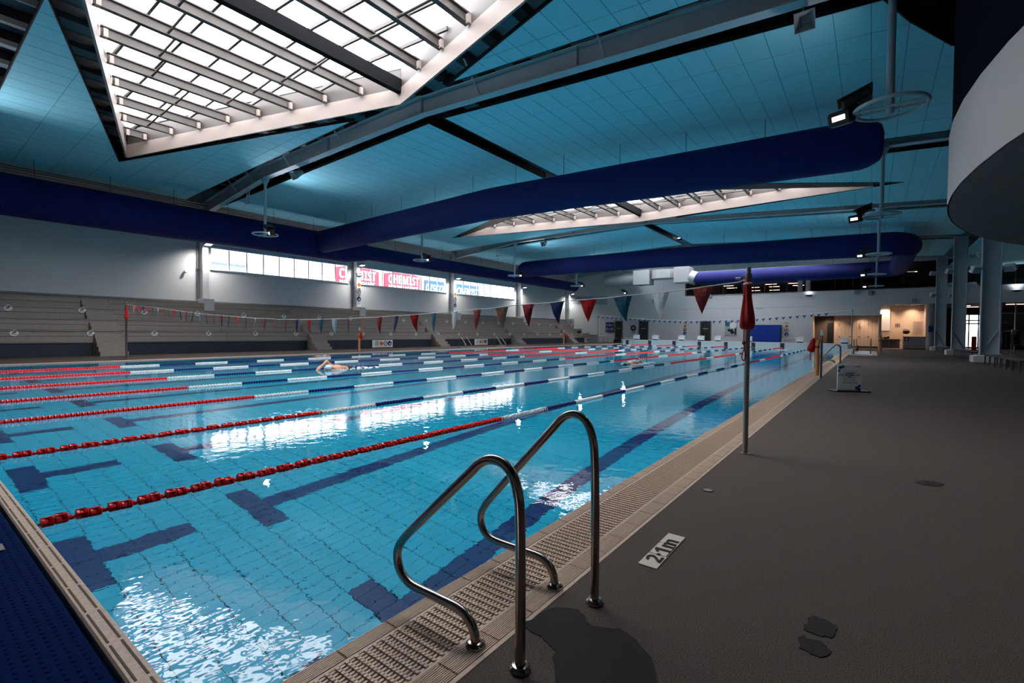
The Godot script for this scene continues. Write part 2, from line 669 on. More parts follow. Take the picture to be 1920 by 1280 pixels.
	var cor := [V(EDGE_L, WATER_Y, POOL_A0), V(EDGE_R, WATER_Y, POOL_A0), V(EDGE_R, WATER_Y, POOL_A1), V(EDGE_L, WATER_Y, POOL_A1)]
	wa[Mesh.ARRAY_VERTEX] = PackedVector3Array(cor)
	wa[Mesh.ARRAY_NORMAL] = PackedVector3Array([Vector3.UP, Vector3.UP, Vector3.UP, Vector3.UP])
	wa[Mesh.ARRAY_TEX_UV] = PackedVector2Array(cor.map(func(c): return Vector2(c.x, -c.z)))
	wa[Mesh.ARRAY_INDEX] = PackedInt32Array([0, 2, 1, 0, 3, 2])
	var wq := ArrayMesh.new()
	wq.add_surface_from_arrays(Mesh.PRIMITIVE_TRIANGLES, wa)
	struct("water", wq, M.water, "clear rippled water filling the swimming pool", "water")


func decks() -> void:
	var fl := holder("floor", "dark grey textured concourse floor around the pool", "floor")
	var mb := MB.new()
	mb.box(V(7.42, -0.15, 26.0), Vector3(17.15, 0.3, 80.0))
	part(fl, "right_deck", mb, M.deck)
	part(fl, "stand_deck", MB.new().box(V(-26.7, -0.15, 26.0), Vector3(7.6, 0.3, 80.0)), M.deck)
	part(fl, "end_deck", MB.new().box(V(-12.0, -0.15, 57.6), Vector3(21.8, 0.3, 13.0)), M.deck)
	part(fl, "near_deck", MB.new().box(V(-12.0, -0.15, -7.0), Vector3(21.8, 0.3, 9.0)), M.deck)
	# overflow edge along the near long side: ribbed tiles, grating, ribbed tiles, trim
	var edge := holder("pool_edge", "tan ribbed edge tiles and overflow grating along the pool side", "pool edge")
	part(edge, "channel", MB.new().box(V(-1.4, -0.12, 25.6), Vector3(0.49, 0.18, 50.6)), M.channel)
	part(edge, "trim_strip", MB.new().box(V(-1.166, -0.006, 25.6), Vector3(0.02, 0.016, 50.6)), M.tan_tile)
	var inner := rib_tile(0.072, 0.232)
	var outer := rib_tile(0.098, 0.239)
	var rest := MB.new()
	for i in 211:
		var a := 0.71 + 0.2365 * i
		if a > POOL_A1: break
		if i < 130: part(edge, "edge_tile", inner, M.tan_tile, V(-1.608, 0.0, a))
		else: rest.box(V(-1.608, -0.004, a), Vector3(0.072, 0.02, 0.232))
	for i in 206:
		var a := 0.65 + 0.243 * i
		if a > POOL_A1: break
		if i < 130: part(edge, "border_tile", outer, M.tan_tile, V(-1.228, 0.0, a))
		else: rest.box(V(-1.228, -0.004, a), Vector3(0.098, 0.02, 0.239))
	tag(part(edge, "far_tiles", rest, M.tan_tile), "", "", "", "stuff")
	part(edge, "grout_bed", MB.new().box(V(-1.608, -0.02, 25.6), Vector3(0.076, 0.02, 50.0)).box(V(-1.228, -0.02, 25.6), Vector3(0.102, 0.02, 50.0)), M.grout)
	var mod := grate_module(12)
	var simple := grate_module(6)
	for i in 200:
		var a := 0.74 + 0.25 * i
		if a > POOL_A1: break
		part(edge, "grating_panel", mod if a < 9.0 else simple, M.grate, V(-1.425, 0.0, a))
	# left side coping
	var le := holder("pool_edge", "pale coping along the far long side of the pool below the stand", "pool edge")
	for i in 100: part(le, "coping_tile", MB.new().box(V(-22.62, -0.006, 0.86 + 0.5 * i), Vector3(0.43, 0.03, 0.49)), M.tan_tile)
	part(le, "coping_bed", MB.new().box(V(-22.62, -0.05, 25.6), Vector3(0.44, 0.06, 50.5)), M.grout)
	# bulkhead across the near end: blue deck, slotted tan beam
	var bk := thing("bulkhead", "blue topped pool bulkhead with slotted tan edge beam", "bulkhead", V(-12.0, 0, 0))
	var off := V(12.0, 0, 0)
	part(bk, "blue_deck", MB.new().cbox(V(-12.02, -0.1, -0.98), Vector3(20.72, 0.2, 2.96), 0.01), M.bulk_blue, off)
	var bumps := MB.new()
	for i in 170:
		for j in 22:
			bumps.lathe([Vector2(0.009, 0.0), Vector2(0.006, 0.003), Vector2(0.0, 0.003)], 5, Transform3D(Basis(), V(-8.6 + i * 0.042 + (0.021 if j % 2 else 0.0), 0.0, 0.47 - j * 0.036)))
	tag(part(bk, "grip_studs", bumps, M.bulk_blue, off), "", "", "", "stuff")
	var bm := MB.new()
	bm.cbox(V(-12.02, -0.06, 0.56), Vector3(20.74, 0.13, 0.084), 0.008)
	part(bk, "edge_beam", bm, M.tan_tile, off)
	for i in 60:
		var x := -1.87 - 0.335 * i
		if x < -21.5: break
		for z in [0.540, 0.579]: part(bk, "slot", MB.new().box(V(x - (0.0 if z < 0.55 else 0.01), 0.0052, z), Vector3(0.308, 0.003, 0.008)), M.slot, off)
	part(bk, "lifting_plate", MB.new().cbox(V(-3.9, 0.004, 0.40), Vector3(0.12, 0.012, 0.05), 0.003), M.dull_steel, off)


func rib_tile(w: float, l: float) -> ArrayMesh:
	var mb := MB.new()
	mb.box(Vector3(0, -0.008, 0), Vector3(w, 0.012, l))
	var k := int(w / 0.0085)
	for i in k: mb.box(Vector3(-w / 2 + (i + 0.5) * w / k, 0.0, 0), Vector3(w / k * 0.6, 0.006, l - 0.004))
	return mb.done()


func grate_module(k: int) -> ArrayMesh:   # 25 cm of overflow grating: long ribs with beaded cross bars
	var mb := MB.new()
	for s in [-0.138, 0.138]: mb.box(Vector3(s, -0.012, 0), Vector3(0.014, 0.026, 0.248))
	for i in 14: mb.box(Vector3(-0.1235 + i * 0.019, -0.011, 0), Vector3(0.0105, 0.02, 0.25))
	for j in 6:
		var z := -0.104 + j * 0.0416
		mb.box(Vector3(0, -0.008, z), Vector3(0.266, 0.02, 0.012))
		if k > 8:
			for i in 14: mb.box(Vector3(-0.1235 + i * 0.019, -0.002, z), Vector3(0.0125, 0.014, 0.0145))
	return mb.done()


func hall_walls() -> void:
	# left wall with three window strips
	var strips := [[11.62, 20.7], [21.75, 30.75], [31.95, 41.0]]
	var wl := holder("wall_left", "white wall above the stand with a strip of high windows", "wall")
	var y0 := 4.62
	var y1 := 5.93
	part(wl, "lower_wall", MB.new().box(V(WALL_X - 0.15, y0 / 2, 22.0), Vector3(0.3, y0, 62.0)), M.wall)
	part(wl, "upper_wall", MB.new().box(V(WALL_X - 0.15, (y1 + 10.2) / 2, 22.0), Vector3(0.3, 10.2 - y1, 62.0)), M.wall)
	var from := -9.0
	for s in strips + [[53.0, 53.0]]:
		part(wl, "pier", MB.new().box(V(WALL_X - 0.15, (y0 + y1) / 2, (from + s[0]) / 2), Vector3(0.3, y1 - y0, s[0] - from)), M.wall)
		from = s[1]
	for i in 3:
		var s: Array = strips[i]
		var w := holder("window_%d" % (i + 1), "%s high window strip from the near end, nine panes in white frames" % ORD[i], "window")
		part(w, "window_frame", MB.new().box(V(WALL_X + 0.01, y1 - 0.03, (s[0] + s[1]) / 2), Vector3(0.14, 0.07, s[1] - s[0])).box(V(WALL_X + 0.01, y0 + 0.02, (s[0] + s[1]) / 2), Vector3(0.16, 0.05, s[1] - s[0])), M.white)
		for k in 10:
			var a := lerpf(s[0] + 0.04, s[1] - 0.04, k / 9.0)
			part(w, "mullion", MB.new().cbox(V(WALL_X - 0.06, (y0 + y1) / 2, a), Vector3(0.1, y1 - y0, 0.075), 0.008), M.white)
			if k < 9:
				var b := lerpf(s[0] + 0.04, s[1] - 0.04, (k + 1) / 9.0)
				part(w, "pane", MB.new().sheet(V(WALL_X - 0.08, (y0 + y1) / 2, (a + b) / 2), Vector3(0, 0, (b - a) / 2 - 0.035), Vector3(0, (y1 - y0) / 2 - 0.05, 0)), M.tinted_pane)
	# curved corner to the far wall with a grey strip of glazing
	var wc := holder("wall_corner", "curved white wall at the far end of the stand", "wall")
	var cc := Vector2(-26.5, 51.0)
	var low := MB.new()
	var strip := MB.new()
	var top := MB.new()
	for i in 12:
		var t0 := deg_to_rad(180.0 - 90.0 * i / 12)
		var t1 := deg_to_rad(180.0 - 90.0 * (i + 1) / 12)
		var p := cc + Vector2(cos(t0), sin(t0)) * 4.0
		var q := cc + Vector2(cos(t1), sin(t1)) * 4.0
		var o := Vector3(cc.x - (p.x + q.x) / 2, 0, -(cc.y - (p.y + q.y) / 2))
		for h in [[low, 0.0, 4.72], [strip, 4.72, 5.75], [top, 5.75, 10.2]]:
			h[0].quad(V(p.x, h[1], p.y), V(q.x, h[1], q.y), V(q.x, h[2], q.y), V(p.x, h[2], p.y), o)
	part(wc, "lower_wall", low, M.wall)
	part(wc, "strip_window", strip, M.facade_grey)
	part(wc, "upper_wall", top, M.wall)
	for i in [2, 5, 8]:
		var t := deg_to_rad(180.0 - 90.0 * i / 12)
		part(wc, "mullion", MB.new().box(V(cc.x + cos(t) * 3.97, 5.235, cc.y + sin(t) * 3.97), Vector3(0.05, 1.03, 0.05)), M.dull_steel)
	# far wall in pieces around its openings
	var wf := holder("wall_far", "white far wall with an upstairs gym window and recesses below", "wall")
	for b in [[-26.6, -16.9, 0.0, 10.2], [-16.9, -4.61, 0.0, 5.42], [-4.61, 0.57, 3.04, 5.42], [0.57, 3.75, 3.98, 5.42], [3.75, 4.45, 0.0, 5.42], [4.45, 17.0, 3.98, 5.42], [-16.9, 17.0, 7.75, 10.2]]:
		part(wf, "wall_panel", MB.new().box(V((b[0] + b[1]) / 2, (b[2] + b[3]) / 2, FAR_A + 0.15), Vector3(b[1] - b[0], b[3] - b[2], 0.3)), M.wall)
	for b in [[-20.5, 3.6, 12.0]]: part(wf, "panel_joint", MB.new().box(V(-12.0, 3.95, FAR_A - 0.002), Vector3(15.0, 0.02, 0.006)).box(V(-19.5, 5.0, FAR_A - 0.002), Vector3(0.02, 4.2, 0.006)), M.wall_grey)
	part(wf, "window_sill", MB.new().cbox(V(0.0, 5.42, FAR_A - 0.05), Vector3(33.8, 0.06, 0.16), 0.01), M.wall_grey)
	# shells that close the hall outside the picture
	struct("wall_near", MB.new().box(V(-7.0, 5.0, -9.15), Vector3(48.0, 10.6, 0.3)), M.wall)
	struct("wall_right", MB.new().box(V(17.15, 5.0, 27.5), Vector3(0.3, 10.6, 75.0)), M.wall_grey)


func ibeam(mb: MB, p: Vector3, q: Vector3, h: float, w: float, t := 0.03) -> void:   # p, q at the middle of the bottom flange
	var d := (q - p).normalized()
	var up := Vector3.UP
	var side := d.cross(up).normalized()
	up = side.cross(d)
	var b := Basis(d, up, side)
	var l := p.distance_to(q)
	var m := (p + q) / 2
	mb.box(m + up * t / 2, Vector3(l, t, w), b)
	mb.box(m + up * (h - t / 2), Vector3(l, t, w), b)
	mb.box(m + up * h / 2, Vector3(l, h, t * 0.6), b)


func roof() -> void:
	var rf := holder("roof", "metal deck roof with dark purlins above the suspended ceiling", "roof")
	# deck sheets, open where the skylights are
	var lift := 1.12
	for i in range(-1, 6):
		var a0: float = FRAMES[i] if i >= 0 else -9.0
		var a1: float = FRAMES[i + 1] if i < 5 else 63.0
		for s in [-1, 1]:
			var x_out := -30.8 if s < 0 else 17.2
			var poly: PackedVector2Array
			if i >= 0 and i % 2 == 0 and i < 5:
				var m := mid_a(i)
				poly = PackedVector2Array([Vector2(x_out, a0), Vector2(RIDGE, a0), Vector2(RIDGE, m - 4.1), Vector2(RIDGE + s * 12.4, m), Vector2(RIDGE, m + 4.1), Vector2(RIDGE, a1), Vector2(x_out, a1)])
			else:
				poly = PackedVector2Array([Vector2(x_out, a0), Vector2(RIDGE, a0), Vector2(RIDGE, a1), Vector2(x_out, a1)])
			part(rf, "roof_sheet", MB.new().prism(poly, func(p): return roof_y(p.x) + lift, func(p): return roof_y(p.x) + lift + 0.08), M.deck_sheet)
	# ribs of the sheet and purlins, both along the pool
	for k in 35:
		var x := RIDGE - 17.2 + 1.4 * k
		if absf(x - RIDGE) < 0.3: continue
		if x < -30.0 or x > 16.5: continue
		for i in range(-1, 5):
			var a0: float = FRAMES[i] + 0.06 if i >= 0 else -8.9
			var a1: float = FRAMES[i + 1] - 0.06
			var segs := [[a0, a1]]
			if i >= 0 and i % 2 == 0:
				var hw := 4.1 * (1.0 - absf(x - RIDGE) / 12.4)
				if hw > 0.05: segs = [[a0, mid_a(i) - hw - 0.12], [mid_a(i) + hw + 0.12, a1]]
			for g in segs:
				part(rf, "purlin", MB.new().box(V(x, roof_y(x) + lift - 0.14, (g[0] + g[1]) / 2), Vector3(0.34, 0.27, g[1] - g[0])), M.purlin)
	# portal frames
	for i in 6:
		var a: float = FRAMES[i]
		var bm := holder("beam", "painted steel roof beam on the %s portal frame from the near end" % ORD[i], "beam")
		var mb := MB.new()
		ibeam(mb, V(-30.4, 7.70, a), V(-23.4, 8.46, a), 0.66, 0.3)
		ibeam(mb, V(-23.4, 8.46, a), V(RIDGE, 8.60, a), 0.62, 0.3)
		ibeam(mb, V(RIDGE, 8.60, a), V(4.3, 7.60, a), 0.58, 0.3)
		ibeam(mb, V(4.3, 7.60, a), V(17.0, 6.9, a), 0.58, 0.3)
		part(bm, "girder", mb, M.frame_paint)
		for x in [-27.0, -23.4, -18.0, RIDGE, -6.4, -1.0]:
			var yb := beam_y(x)
			part(bm, "stiffener", MB.new().box(V(x, yb + 0.31, a), Vector3(0.03, 0.56, 0.27)), M.frame_paint)
		if i < 5:
			for x in [-26.2, -24.4, -21.0, -17.0, -9.8, -5.6, -1.4]:
				var yb := beam_y(x)
				part(bm, "brace", MB.new().tube([V(x, yb + 0.06, a - 0.06), V(x - 0.1, yb + 0.95, a - 0.75)], 0.03, 6), M.frame_paint)
				part(bm, "brace", MB.new().tube([V(x, yb + 0.06, a + 0.06), V(x - 0.1, yb + 0.95, a + 0.75)], 0.03, 6), M.frame_paint)


func beam_y(x: float) -> float:
	if x < -23.4: return lerpf(7.70, 8.46, (x + 30.4) / 7.0)
	if x < RIDGE: return lerpf(8.46, 8.60, (x + 23.4) / (RIDGE + 23.4))
	return lerpf(8.60, 7.60, (x - RIDGE) / (4.3 - RIDGE))


func mid_a(bay: int) -> float: return (FRAMES[bay] + FRAMES[bay + 1]) / 2


func panel(called: String, label: String, poly: PackedVector2Array, single: bool) -> void:
	var p := holder(called, label, "ceiling")
	part(p, "ceiling_grid", MB.new().prism(poly, func(q): return roof_y(q.x) + 0.012, func(q): return roof_y(q.x) + 0.05), M.ceiling_grid)
	var cx := 0.645
	var ca := 1.22
	var shared := {}
	var joined := MB.new()
	var lo := poly[0]
	var hi := poly[0]
	for q in poly:
		lo = lo.min(q); hi = hi.max(q)
	for i in range(int(floor((lo.x - RIDGE) / cx)), int(ceil((hi.x - RIDGE) / cx)) + 1):
		for j in range(int(ceil((hi.y - lo.y) / ca)) + 1):
			var x := RIDGE + i * cx
			var a := lo.y + j * ca
			var g := 0.008
			var cell := PackedVector2Array([Vector2(x + g, a + g), Vector2(x + cx - g, a + g), Vector2(x + cx - g, a + ca - g), Vector2(x + g, a + ca - g)])
			for c in Geometry2D.intersect_polygons(cell, poly):
				var area := 0.0
				for k in c.size(): area += c[k].cross(c[(k + 1) % c.size()])
				if absf(area) < 0.04: continue
				if not single:
					joined.prism(c, func(q): return roof_y(q.x), func(q): return roof_y(q.x) + 0.018)
				elif absf(area) > 2.0 * (cx - 2 * g) * (ca - 2 * g) - 0.001:
					var side := x < RIDGE - 0.01
					var mid := Vector2(x + cx / 2, a + ca / 2)
					if not shared.has(side):
						var o := mid
						shared[side] = MB.new().prism(c, func(q): return roof_y(q.x) - roof_y(o.x), func(q): return roof_y(q.x) - roof_y(o.x) + 0.018, Transform3D(Basis(), -V(o.x, 0, o.y))).done()
					part(p, "ceiling_tile", shared[side], M.ceiling_tile, V(mid.x, roof_y(mid.x), mid.y))
				else:
					part(p, "ceiling_tile", MB.new().prism(c, func(q): return roof_y(q.x), func(q): return roof_y(q.x) + 0.018), M.ceiling_tile)
	if joined.v.size(): tag(part(p, "ceiling_tiling", joined, M.ceiling_tile), "", "", "", "stuff")
	# edge trim
	var tr := MB.new()
	for k in poly.size():
		var a := poly[k]
		var b := poly[(k + 1) % poly.size()]
		var n := maxi(1, int(a.distance_to(b) / 6.0))
		for s in n:
			var u := a.lerp(b, float(s) / n)
			var w := a.lerp(b, float(s + 1) / n)
			var pu := V(u.x, roof_y(u.x) + 0.03, u.y)
			var pw := V(w.x, roof_y(w.x) + 0.03, w.y)
			var d := (pw - pu).normalized()
			var sd := d.cross(Vector3.UP).normalized()
			tr.box((pu + pw) / 2, Vector3(pu.distance_to(pw), 0.09, 0.03), Basis(d, sd.cross(d), sd))
	part(p, "edge_trim", tr, M.rail_black if single else M.ceiling_grid)


func ceiling() -> void:
	var names := ["nearest", "second", "third", "fourth", "farthest"]
	for i in 5:
		var a0: float = FRAMES[i] + 0.62
		var a1: float = FRAMES[i + 1] - 0.95
		if i == 0: a0 = 2.35
		if i % 2 == 0:
			var m := mid_a(i)
			a1 = FRAMES[i + 1] - 1.15
			panel("ceiling", "suspended ceiling panel on the stand side, notched for the %s skylight" % names[i], PackedVector2Array([Vector2(-29.9, a0), Vector2(-14.7, a0), Vector2(-25.75, m), Vector2(-14.7, a1), Vector2(-29.9, a1)]), i < 2)
			panel("ceiling", "suspended ceiling panel on the balcony side, notched for the %s skylight" % names[i], PackedVector2Array([Vector2(4.4, a0), Vector2(-10.0, a0), Vector2(0.95, m), Vector2(-10.0, a1), Vector2(4.4, a1)]), i < 3)
		else:
			panel("ceiling", "unbroken suspended ceiling panel on the stand side, %s bay from the near end" % ORD[i], PackedVector2Array([Vector2(-29.9, a0), Vector2(-12.8, a0), Vector2(-12.8, a1), Vector2(-29.9, a1)]), i < 2)
			var right := PackedVector2Array([Vector2(-12.05, a0), Vector2(0.05, a0), Vector2(0.5, a0 + 1.1), Vector2(1.3, a0 + 2.6), Vector2(4.4, a0 + 4.4), Vector2(4.4, a1), Vector2(-12.05, a1)]) if i == 1 else PackedVector2Array([Vector2(-12.05, a0), Vector2(4.4, a0), Vector2(4.4, a1), Vector2(-12.05, a1)])
			panel("ceiling", "unbroken suspended ceiling panel on the balcony side, %s bay from the near end" % ORD[i], right, i < 2)
	# the lower ceiling of the hall behind the columns
	struct("ceiling", MB.new().prism(PackedVector2Array([Vector2(5.0, 20.0), Vector2(16.9, 20.0), Vector2(16.9, 55.0), Vector2(5.0, 55.0)]), func(_q): return 7.0, func(_q): return 7.1), M.ceiling_tile, "flat ceiling of the side hall behind the columns", "ceiling")
	# coved strips where the ceiling meets the stand wall
	for k in 3:
		struct("trim_%d" % (k + 1), MB.new().cbox(V(-30.35 + 0.16 * k, 8.02 + 0.09 * k, 26.0), Vector3(0.14, 0.07, 50.0), 0.02), M.wall, "%s pale cove strip under the ceiling along the stand wall" % ORD[k], "trim")


func skylights() -> void:
	var names := ["nearest", "middle", "farthest"]
	for b in 3:
		var bay := b * 2
		var m := mid_a(bay)
		var sk := holder("skylight", "%s diamond shaped roof skylight with cream surround and glazing bars" % names[b], "skylight")
		var cor := [Vector2(RIDGE - 12.3, m), Vector2(RIDGE, m + 4.0), Vector2(RIDGE + 12.3, m), Vector2(RIDGE, m - 4.0)]
		# cream upstand round the opening
		for k in 4:
			var p: Vector2 = cor[k]
			var q: Vector2 = cor[(k + 1) % 4]
			var dv := (q - p).normalized()
			var nv := Vector2(dv.y, -dv.x)
			if nv.dot(Vector2(RIDGE, m) - p) > 0: nv = -nv
			var f := MB.new()
			var pts := [p, q, q + nv * 0.06, p + nv * 0.06]
			f.prism(PackedVector2Array(pts), func(s): return roof_y(s.x) - 0.08, func(s): return roof_y(s.x) + 0.44)
			part(sk, "upstand", f, M.cream)
			var e := MB.new()
			e.prism(PackedVector2Array([p + nv * 0.02, q + nv * 0.02, q + nv * 0.14, p + nv * 0.14]), func(s): return roof_y(s.x) + 0.44, func(s): return roof_y(s.x) + 1.05)
			part(sk, "eaves_beam", e, M.rafter)
		# rafters along the pool, ridge beam dark
		var single := b == 0
		for k in range(-8, 9):
			var x := RIDGE + k * 1.4
			var hw := 3.98 * (1.0 - absf(x - RIDGE) / 12.3)
			if hw < 0.2: continue
			var yb := roof_y(x) + 0.5
			var rm := MB.new()
			if k == 0:
				rm.box(V(x, yb - 0.02, m), Vector3(0.2, 0.42, hw * 2))
				part(sk, "ridge_beam", rm, M.dark_beam)
				continue
			rm.box(V(x, yb + 0.11, m), Vector3(0.03, 0.26, hw * 2)).box(V(x, yb - 0.02, m), Vector3(0.15, 0.035, hw * 2)).box(V(x, yb + 0.24, m), Vector3(0.15, 0.035, hw * 2))
			part(sk, "rafter", rm, M.rafter)
			for s in [-1, 1]: part(sk, "cleat", MB.new().box(V(x + 0.1, yb + 0.04, m + s * (hw - 0.08)), Vector3(0.1, 0.22, 0.1)), M.cream)
			# short struts between rafters
			if absi(k) < 8:
				var st := [0.0] if hw < 2.0 else [-0.5, 0.5]
				for u in st: part(sk, "strut", MB.new().tube([V(x, yb + 0.02, m + u * hw), V(x + 1.4, roof_y(x + 1.4) + 0.56, m + u * hw)], 0.035, 6), M.rafter)
		# glazing bars across, panes between
		var gy := 0.86
		for j in range(-4, 5):
			var a := m + j * 0.98
			var hx := 12.2 * (1.0 - absf(a - m) / 3.98)
			if hx < 0.3: continue
			for s in [-1, 1]:
				var p := V(RIDGE, roof_y(RIDGE) + gy, a)
				var q := V(RIDGE + s * hx, roof_y(RIDGE + s * hx) + gy, a)
				var d := (q - p).normalized()
				var sd := d.cross(Vector3.UP).normalized()
				part(sk, "glazing_bar", MB.new().box((p + q) / 2, Vector3(p.distance_to(q), 0.1, 0.07), Basis(d, sd.cross(d), sd)), M.rafter)
		for j in range(-4, 4):
			for k in range(-9, 9):
				var x := RIDGE + k * 1.4
				var cell := PackedVector2Array([Vector2(x + 0.02, m + j * 0.98 + 0.03), Vector2(x + 1.38, m + j * 0.98 + 0.03), Vector2(x + 1.38, m + (j + 1) * 0.98 - 0.03), Vector2(x + 0.02, m + (j + 1) * 0.98 - 0.03)])
				for c in Geometry2D.intersect_polygons(cell, PackedVector2Array(cor)):
					var pm := MB.new()
					var ids := Geometry2D.triangulate_polygon(c)
					for e in range(0, ids.size(), 3):
						var tp := []
						for g in 3: tp.append(V(c[ids[e + g]].x, roof_y(c[ids[e + g]].x) + gy + 0.06, c[ids[e + g]].y))
						pm.flat(tp[0], tp[1], tp[2], Vector3.UP)
					part(sk, "pane", pm, M.sky_pane)


func duct(called: String, label: String, pts: Array, rad: Array, hang := true) -> void:
	var d := thing(called, label, "air duct", pts[0])
	var o: Vector3 = -pts[0]
	var path := smooth_path(pts, 10)
	var rr := []
	for i in path.size():
		var t := float(i) / (path.size() - 1) * (pts.size() - 1)
		rr.append(lerpf(rad[int(t)], rad[mini(int(t) + 1, rad.size() - 1)], t - int(t)))
	part(d, "duct_body", MB.new().tube(path, rr, 28), M.duct, o)
	# seams and hangers along the top
	var run := 0.0
	var last := 0.0
	var rail := []
	for i in path.size():
		rail.append(path[i] + Vector3.UP * (rr[i] + 0.025))
		if i: run += path[i].distance_to(path[i - 1])
		if run - last > 2.4 and i < path.size() - 1:
			last = run
			var t: Vector3 = (path[i + 1] - path[i]).normalized()
			part(d, "seam", MB.new().tube([path[i] - t * 0.02, path[i] + t * 0.02], rr[i] + 0.006, 28, false), M.duct_seam, o)
			if hang:
				var top: Vector3 = path[i] + Vector3.UP * rr[i]
				part(d, "hanger_wire", MB.new().tube([top, Vector3(top.x, roof_y(top.x) + 0.02, top.z)], 0.009, 4), M.rail_black, o)
	if hang: part(d, "suspension_rail", MB.new().tube(rail, 0.018, 5), M.dull_steel, o)


func lin(p: Vector3, q: Vector3, k: int) -> Array:
	var out := []
	for i in k: out.append(p.lerp(q, float(i) / k))
	return out


func ducts() -> void:
	var p := lin(V(-28.3, 6.62, -8.5), V(-28.3, 6.62, 19.0), 12) + [V(-28.3, 6.62, 19.0), V(-28.3, 6.6, 20.8)]
	var r := []
	for i in p.size() - 1: r.append(0.85)
	duct("air_duct", "long blue fabric air duct along the stand wall, thick near section", p, r + [0.5])
	p = lin(V(-28.3, 6.6, 20.8), V(-28.3, 6.55, 49.8), 12) + [V(-28.3, 6.55, 49.8), V(-28.3, 6.55, 50.1)]
	r = []
	for i in p.size() - 1: r.append(0.5)
	duct("air_duct", "thinner far section of the blue fabric air duct along the stand wall", p, r + [0.42])
	p = lin(V(-27.9, 6.76, 17.0), V(-14.0, 7.06, 17.0), 6) + lin(V(-14.0, 7.06, 17.0), V(-0.6, 6.67, 17.0), 6) + [V(-0.6, 6.67, 17.0), V(-0.2, 6.655, 17.0), V(0.08, 6.65, 17.0), V(0.16, 6.65, 17.0)]
	r = []
	for i in p.size() - 3: r.append(0.69)
	duct("air_duct", "big blue fabric air duct crossing the hall above the near lanes", p, r + [0.64, 0.48, 0.15])
	p = [V(-26.35, 6.98, 36.3), V(-26.28, 6.98, 36.3), V(-26.0, 6.98, 36.3)] + lin(V(-25.5, 6.99, 36.3), V(-13.0, 6.97, 36.3), 5) + lin(V(-13.0, 6.97, 36.3), V(0.2, 6.66, 36.3), 5)
	p += arc(V(0.2, 6.65, 37.7), Vector3(0, 0, 1), Vector3(1, 0, 0), 1.4, 0, 90, 5)
	p += [V(1.6, 6.62, 40.0), V(1.6, 6.55, 45.8)]
	p += arc(V(0.2, 6.5, 47.1), Vector3(1, 0, 0), Vector3(0, 0, -1), 1.4, 0, 90, 5)
	p += lin(V(-1.0, 6.5, 48.5), V(-13.9, 6.6, 48.5), 5) + [V(-13.9, 6.6, 48.5)]
	r = [0.2, 0.5, 0.68]
	for i in p.size() - 3: r.append(0.7 if i < 16 else 0.62)
	duct("air_duct", "blue fabric air duct bent back on itself over the far lanes", p, r)
	# bare metal plant connection at its end
	var d := thing("metal_duct", "bare metal ductwork fixed to the far wall beside the bent blue duct", "air duct", V(-19.4, 7.0, 49.0))
	var o := -V(-19.4, 7.0, 49.0)
	part(d, "round_duct", MB.new().tube([V(-24.0, 7.03, 49.6), V(-20.3, 7.03, 49.6)], 0.7, 20), M.silver, o)
	part(d, "plenum_box", MB.new().cbox(V(-19.55, 7.05, 49.2), Vector3(1.75, 1.5, 1.4), 0.02), M.silver, o)
	var el := []
	for i in 9:
		var t := deg_to_rad(180.0 - 22.5 * i)
		el.append(Vector2(-17.4 + cos(t) * 1.25, 49.2 - sin(t) * 0.9))
	part(d, "bend", MB.new().slab(el + [Vector2(-16.15, 50.2), Vector2(-18.65, 50.2)], 6.85, 7.75), M.silver, o)
	part(d, "plenum_box", MB.new().cbox(V(-15.2, 7.02, 48.7), Vector3(1.5, 1.52, 1.5), 0.02), M.silver, o)
	part(d, "collar", MB.new().tube([V(-14.45, 6.8, 48.5), V(-13.9, 6.6, 48.5)], 0.66, 20), M.silver, o)
	for x in [-23.0, -19.5, -15.2]: part(d, "hanger_rod", MB.new().tube([V(x, 7.6, 49.2), V(x, 8.4, 49.2)], 0.02, 5), M.dull_steel, o)


func balcony() -> void:
	var c := Vector2(11.506, 9.025)
	var r := 10.664
	var dr := holder("balcony_drum", "round balcony volume with a white fascia and dark blue wall above", "balcony")
	var k := 96
	var band := MB.new()
	var navy := MB.new()
	var under := PackedVector2Array()
	for i in k:
		var t0 := TAU * i / k
		var t1 := TAU * (i + 1) / k
		var p := Vector2(cos(t0), sin(t0))
		var q := Vector2(cos(t1), sin(t1))
		under.append(c + p * (r - 0.02))
		if (c + p * r).x > 17.0 and (c + q * r).x > 17.0: continue
		for h in [[band, 3.2, 4.24, 0.0], [navy, 4.24, 8.6, -0.03]]:
			var a := V(c.x + p.x * (r + h[3]), h[1], c.y + p.y * (r + h[3]))
			var b := V(c.x + q.x * (r + h[3]), h[1], c.y + q.y * (r + h[3]))
			var up: Vector3 = Vector3.UP * (h[2] - h[1])
			var na := V(p.x, 0, p.y)
			var nb := V(q.x, 0, q.y)
			h[0].tri(a, b, b + up, na, nb, nb); h[0].tri(a, b + up, a + up, na, nb, na)
	part(dr, "fascia", band, M.fascia)
	part(dr, "upper_wall", navy, M.navy_wall)
	for q in Geometry2D.intersect_polygons(under, PackedVector2Array([Vector2(-2, -9), Vector2(17, -9), Vector2(17, 30), Vector2(-2, 30)])):
		part(dr, "soffit", MB.new().prism(q, func(_p): return 3.2, func(_p): return 3.3), M.soffit)


const AISLES := [6.3, 16.35, 26.6, 37.0, 47.2]


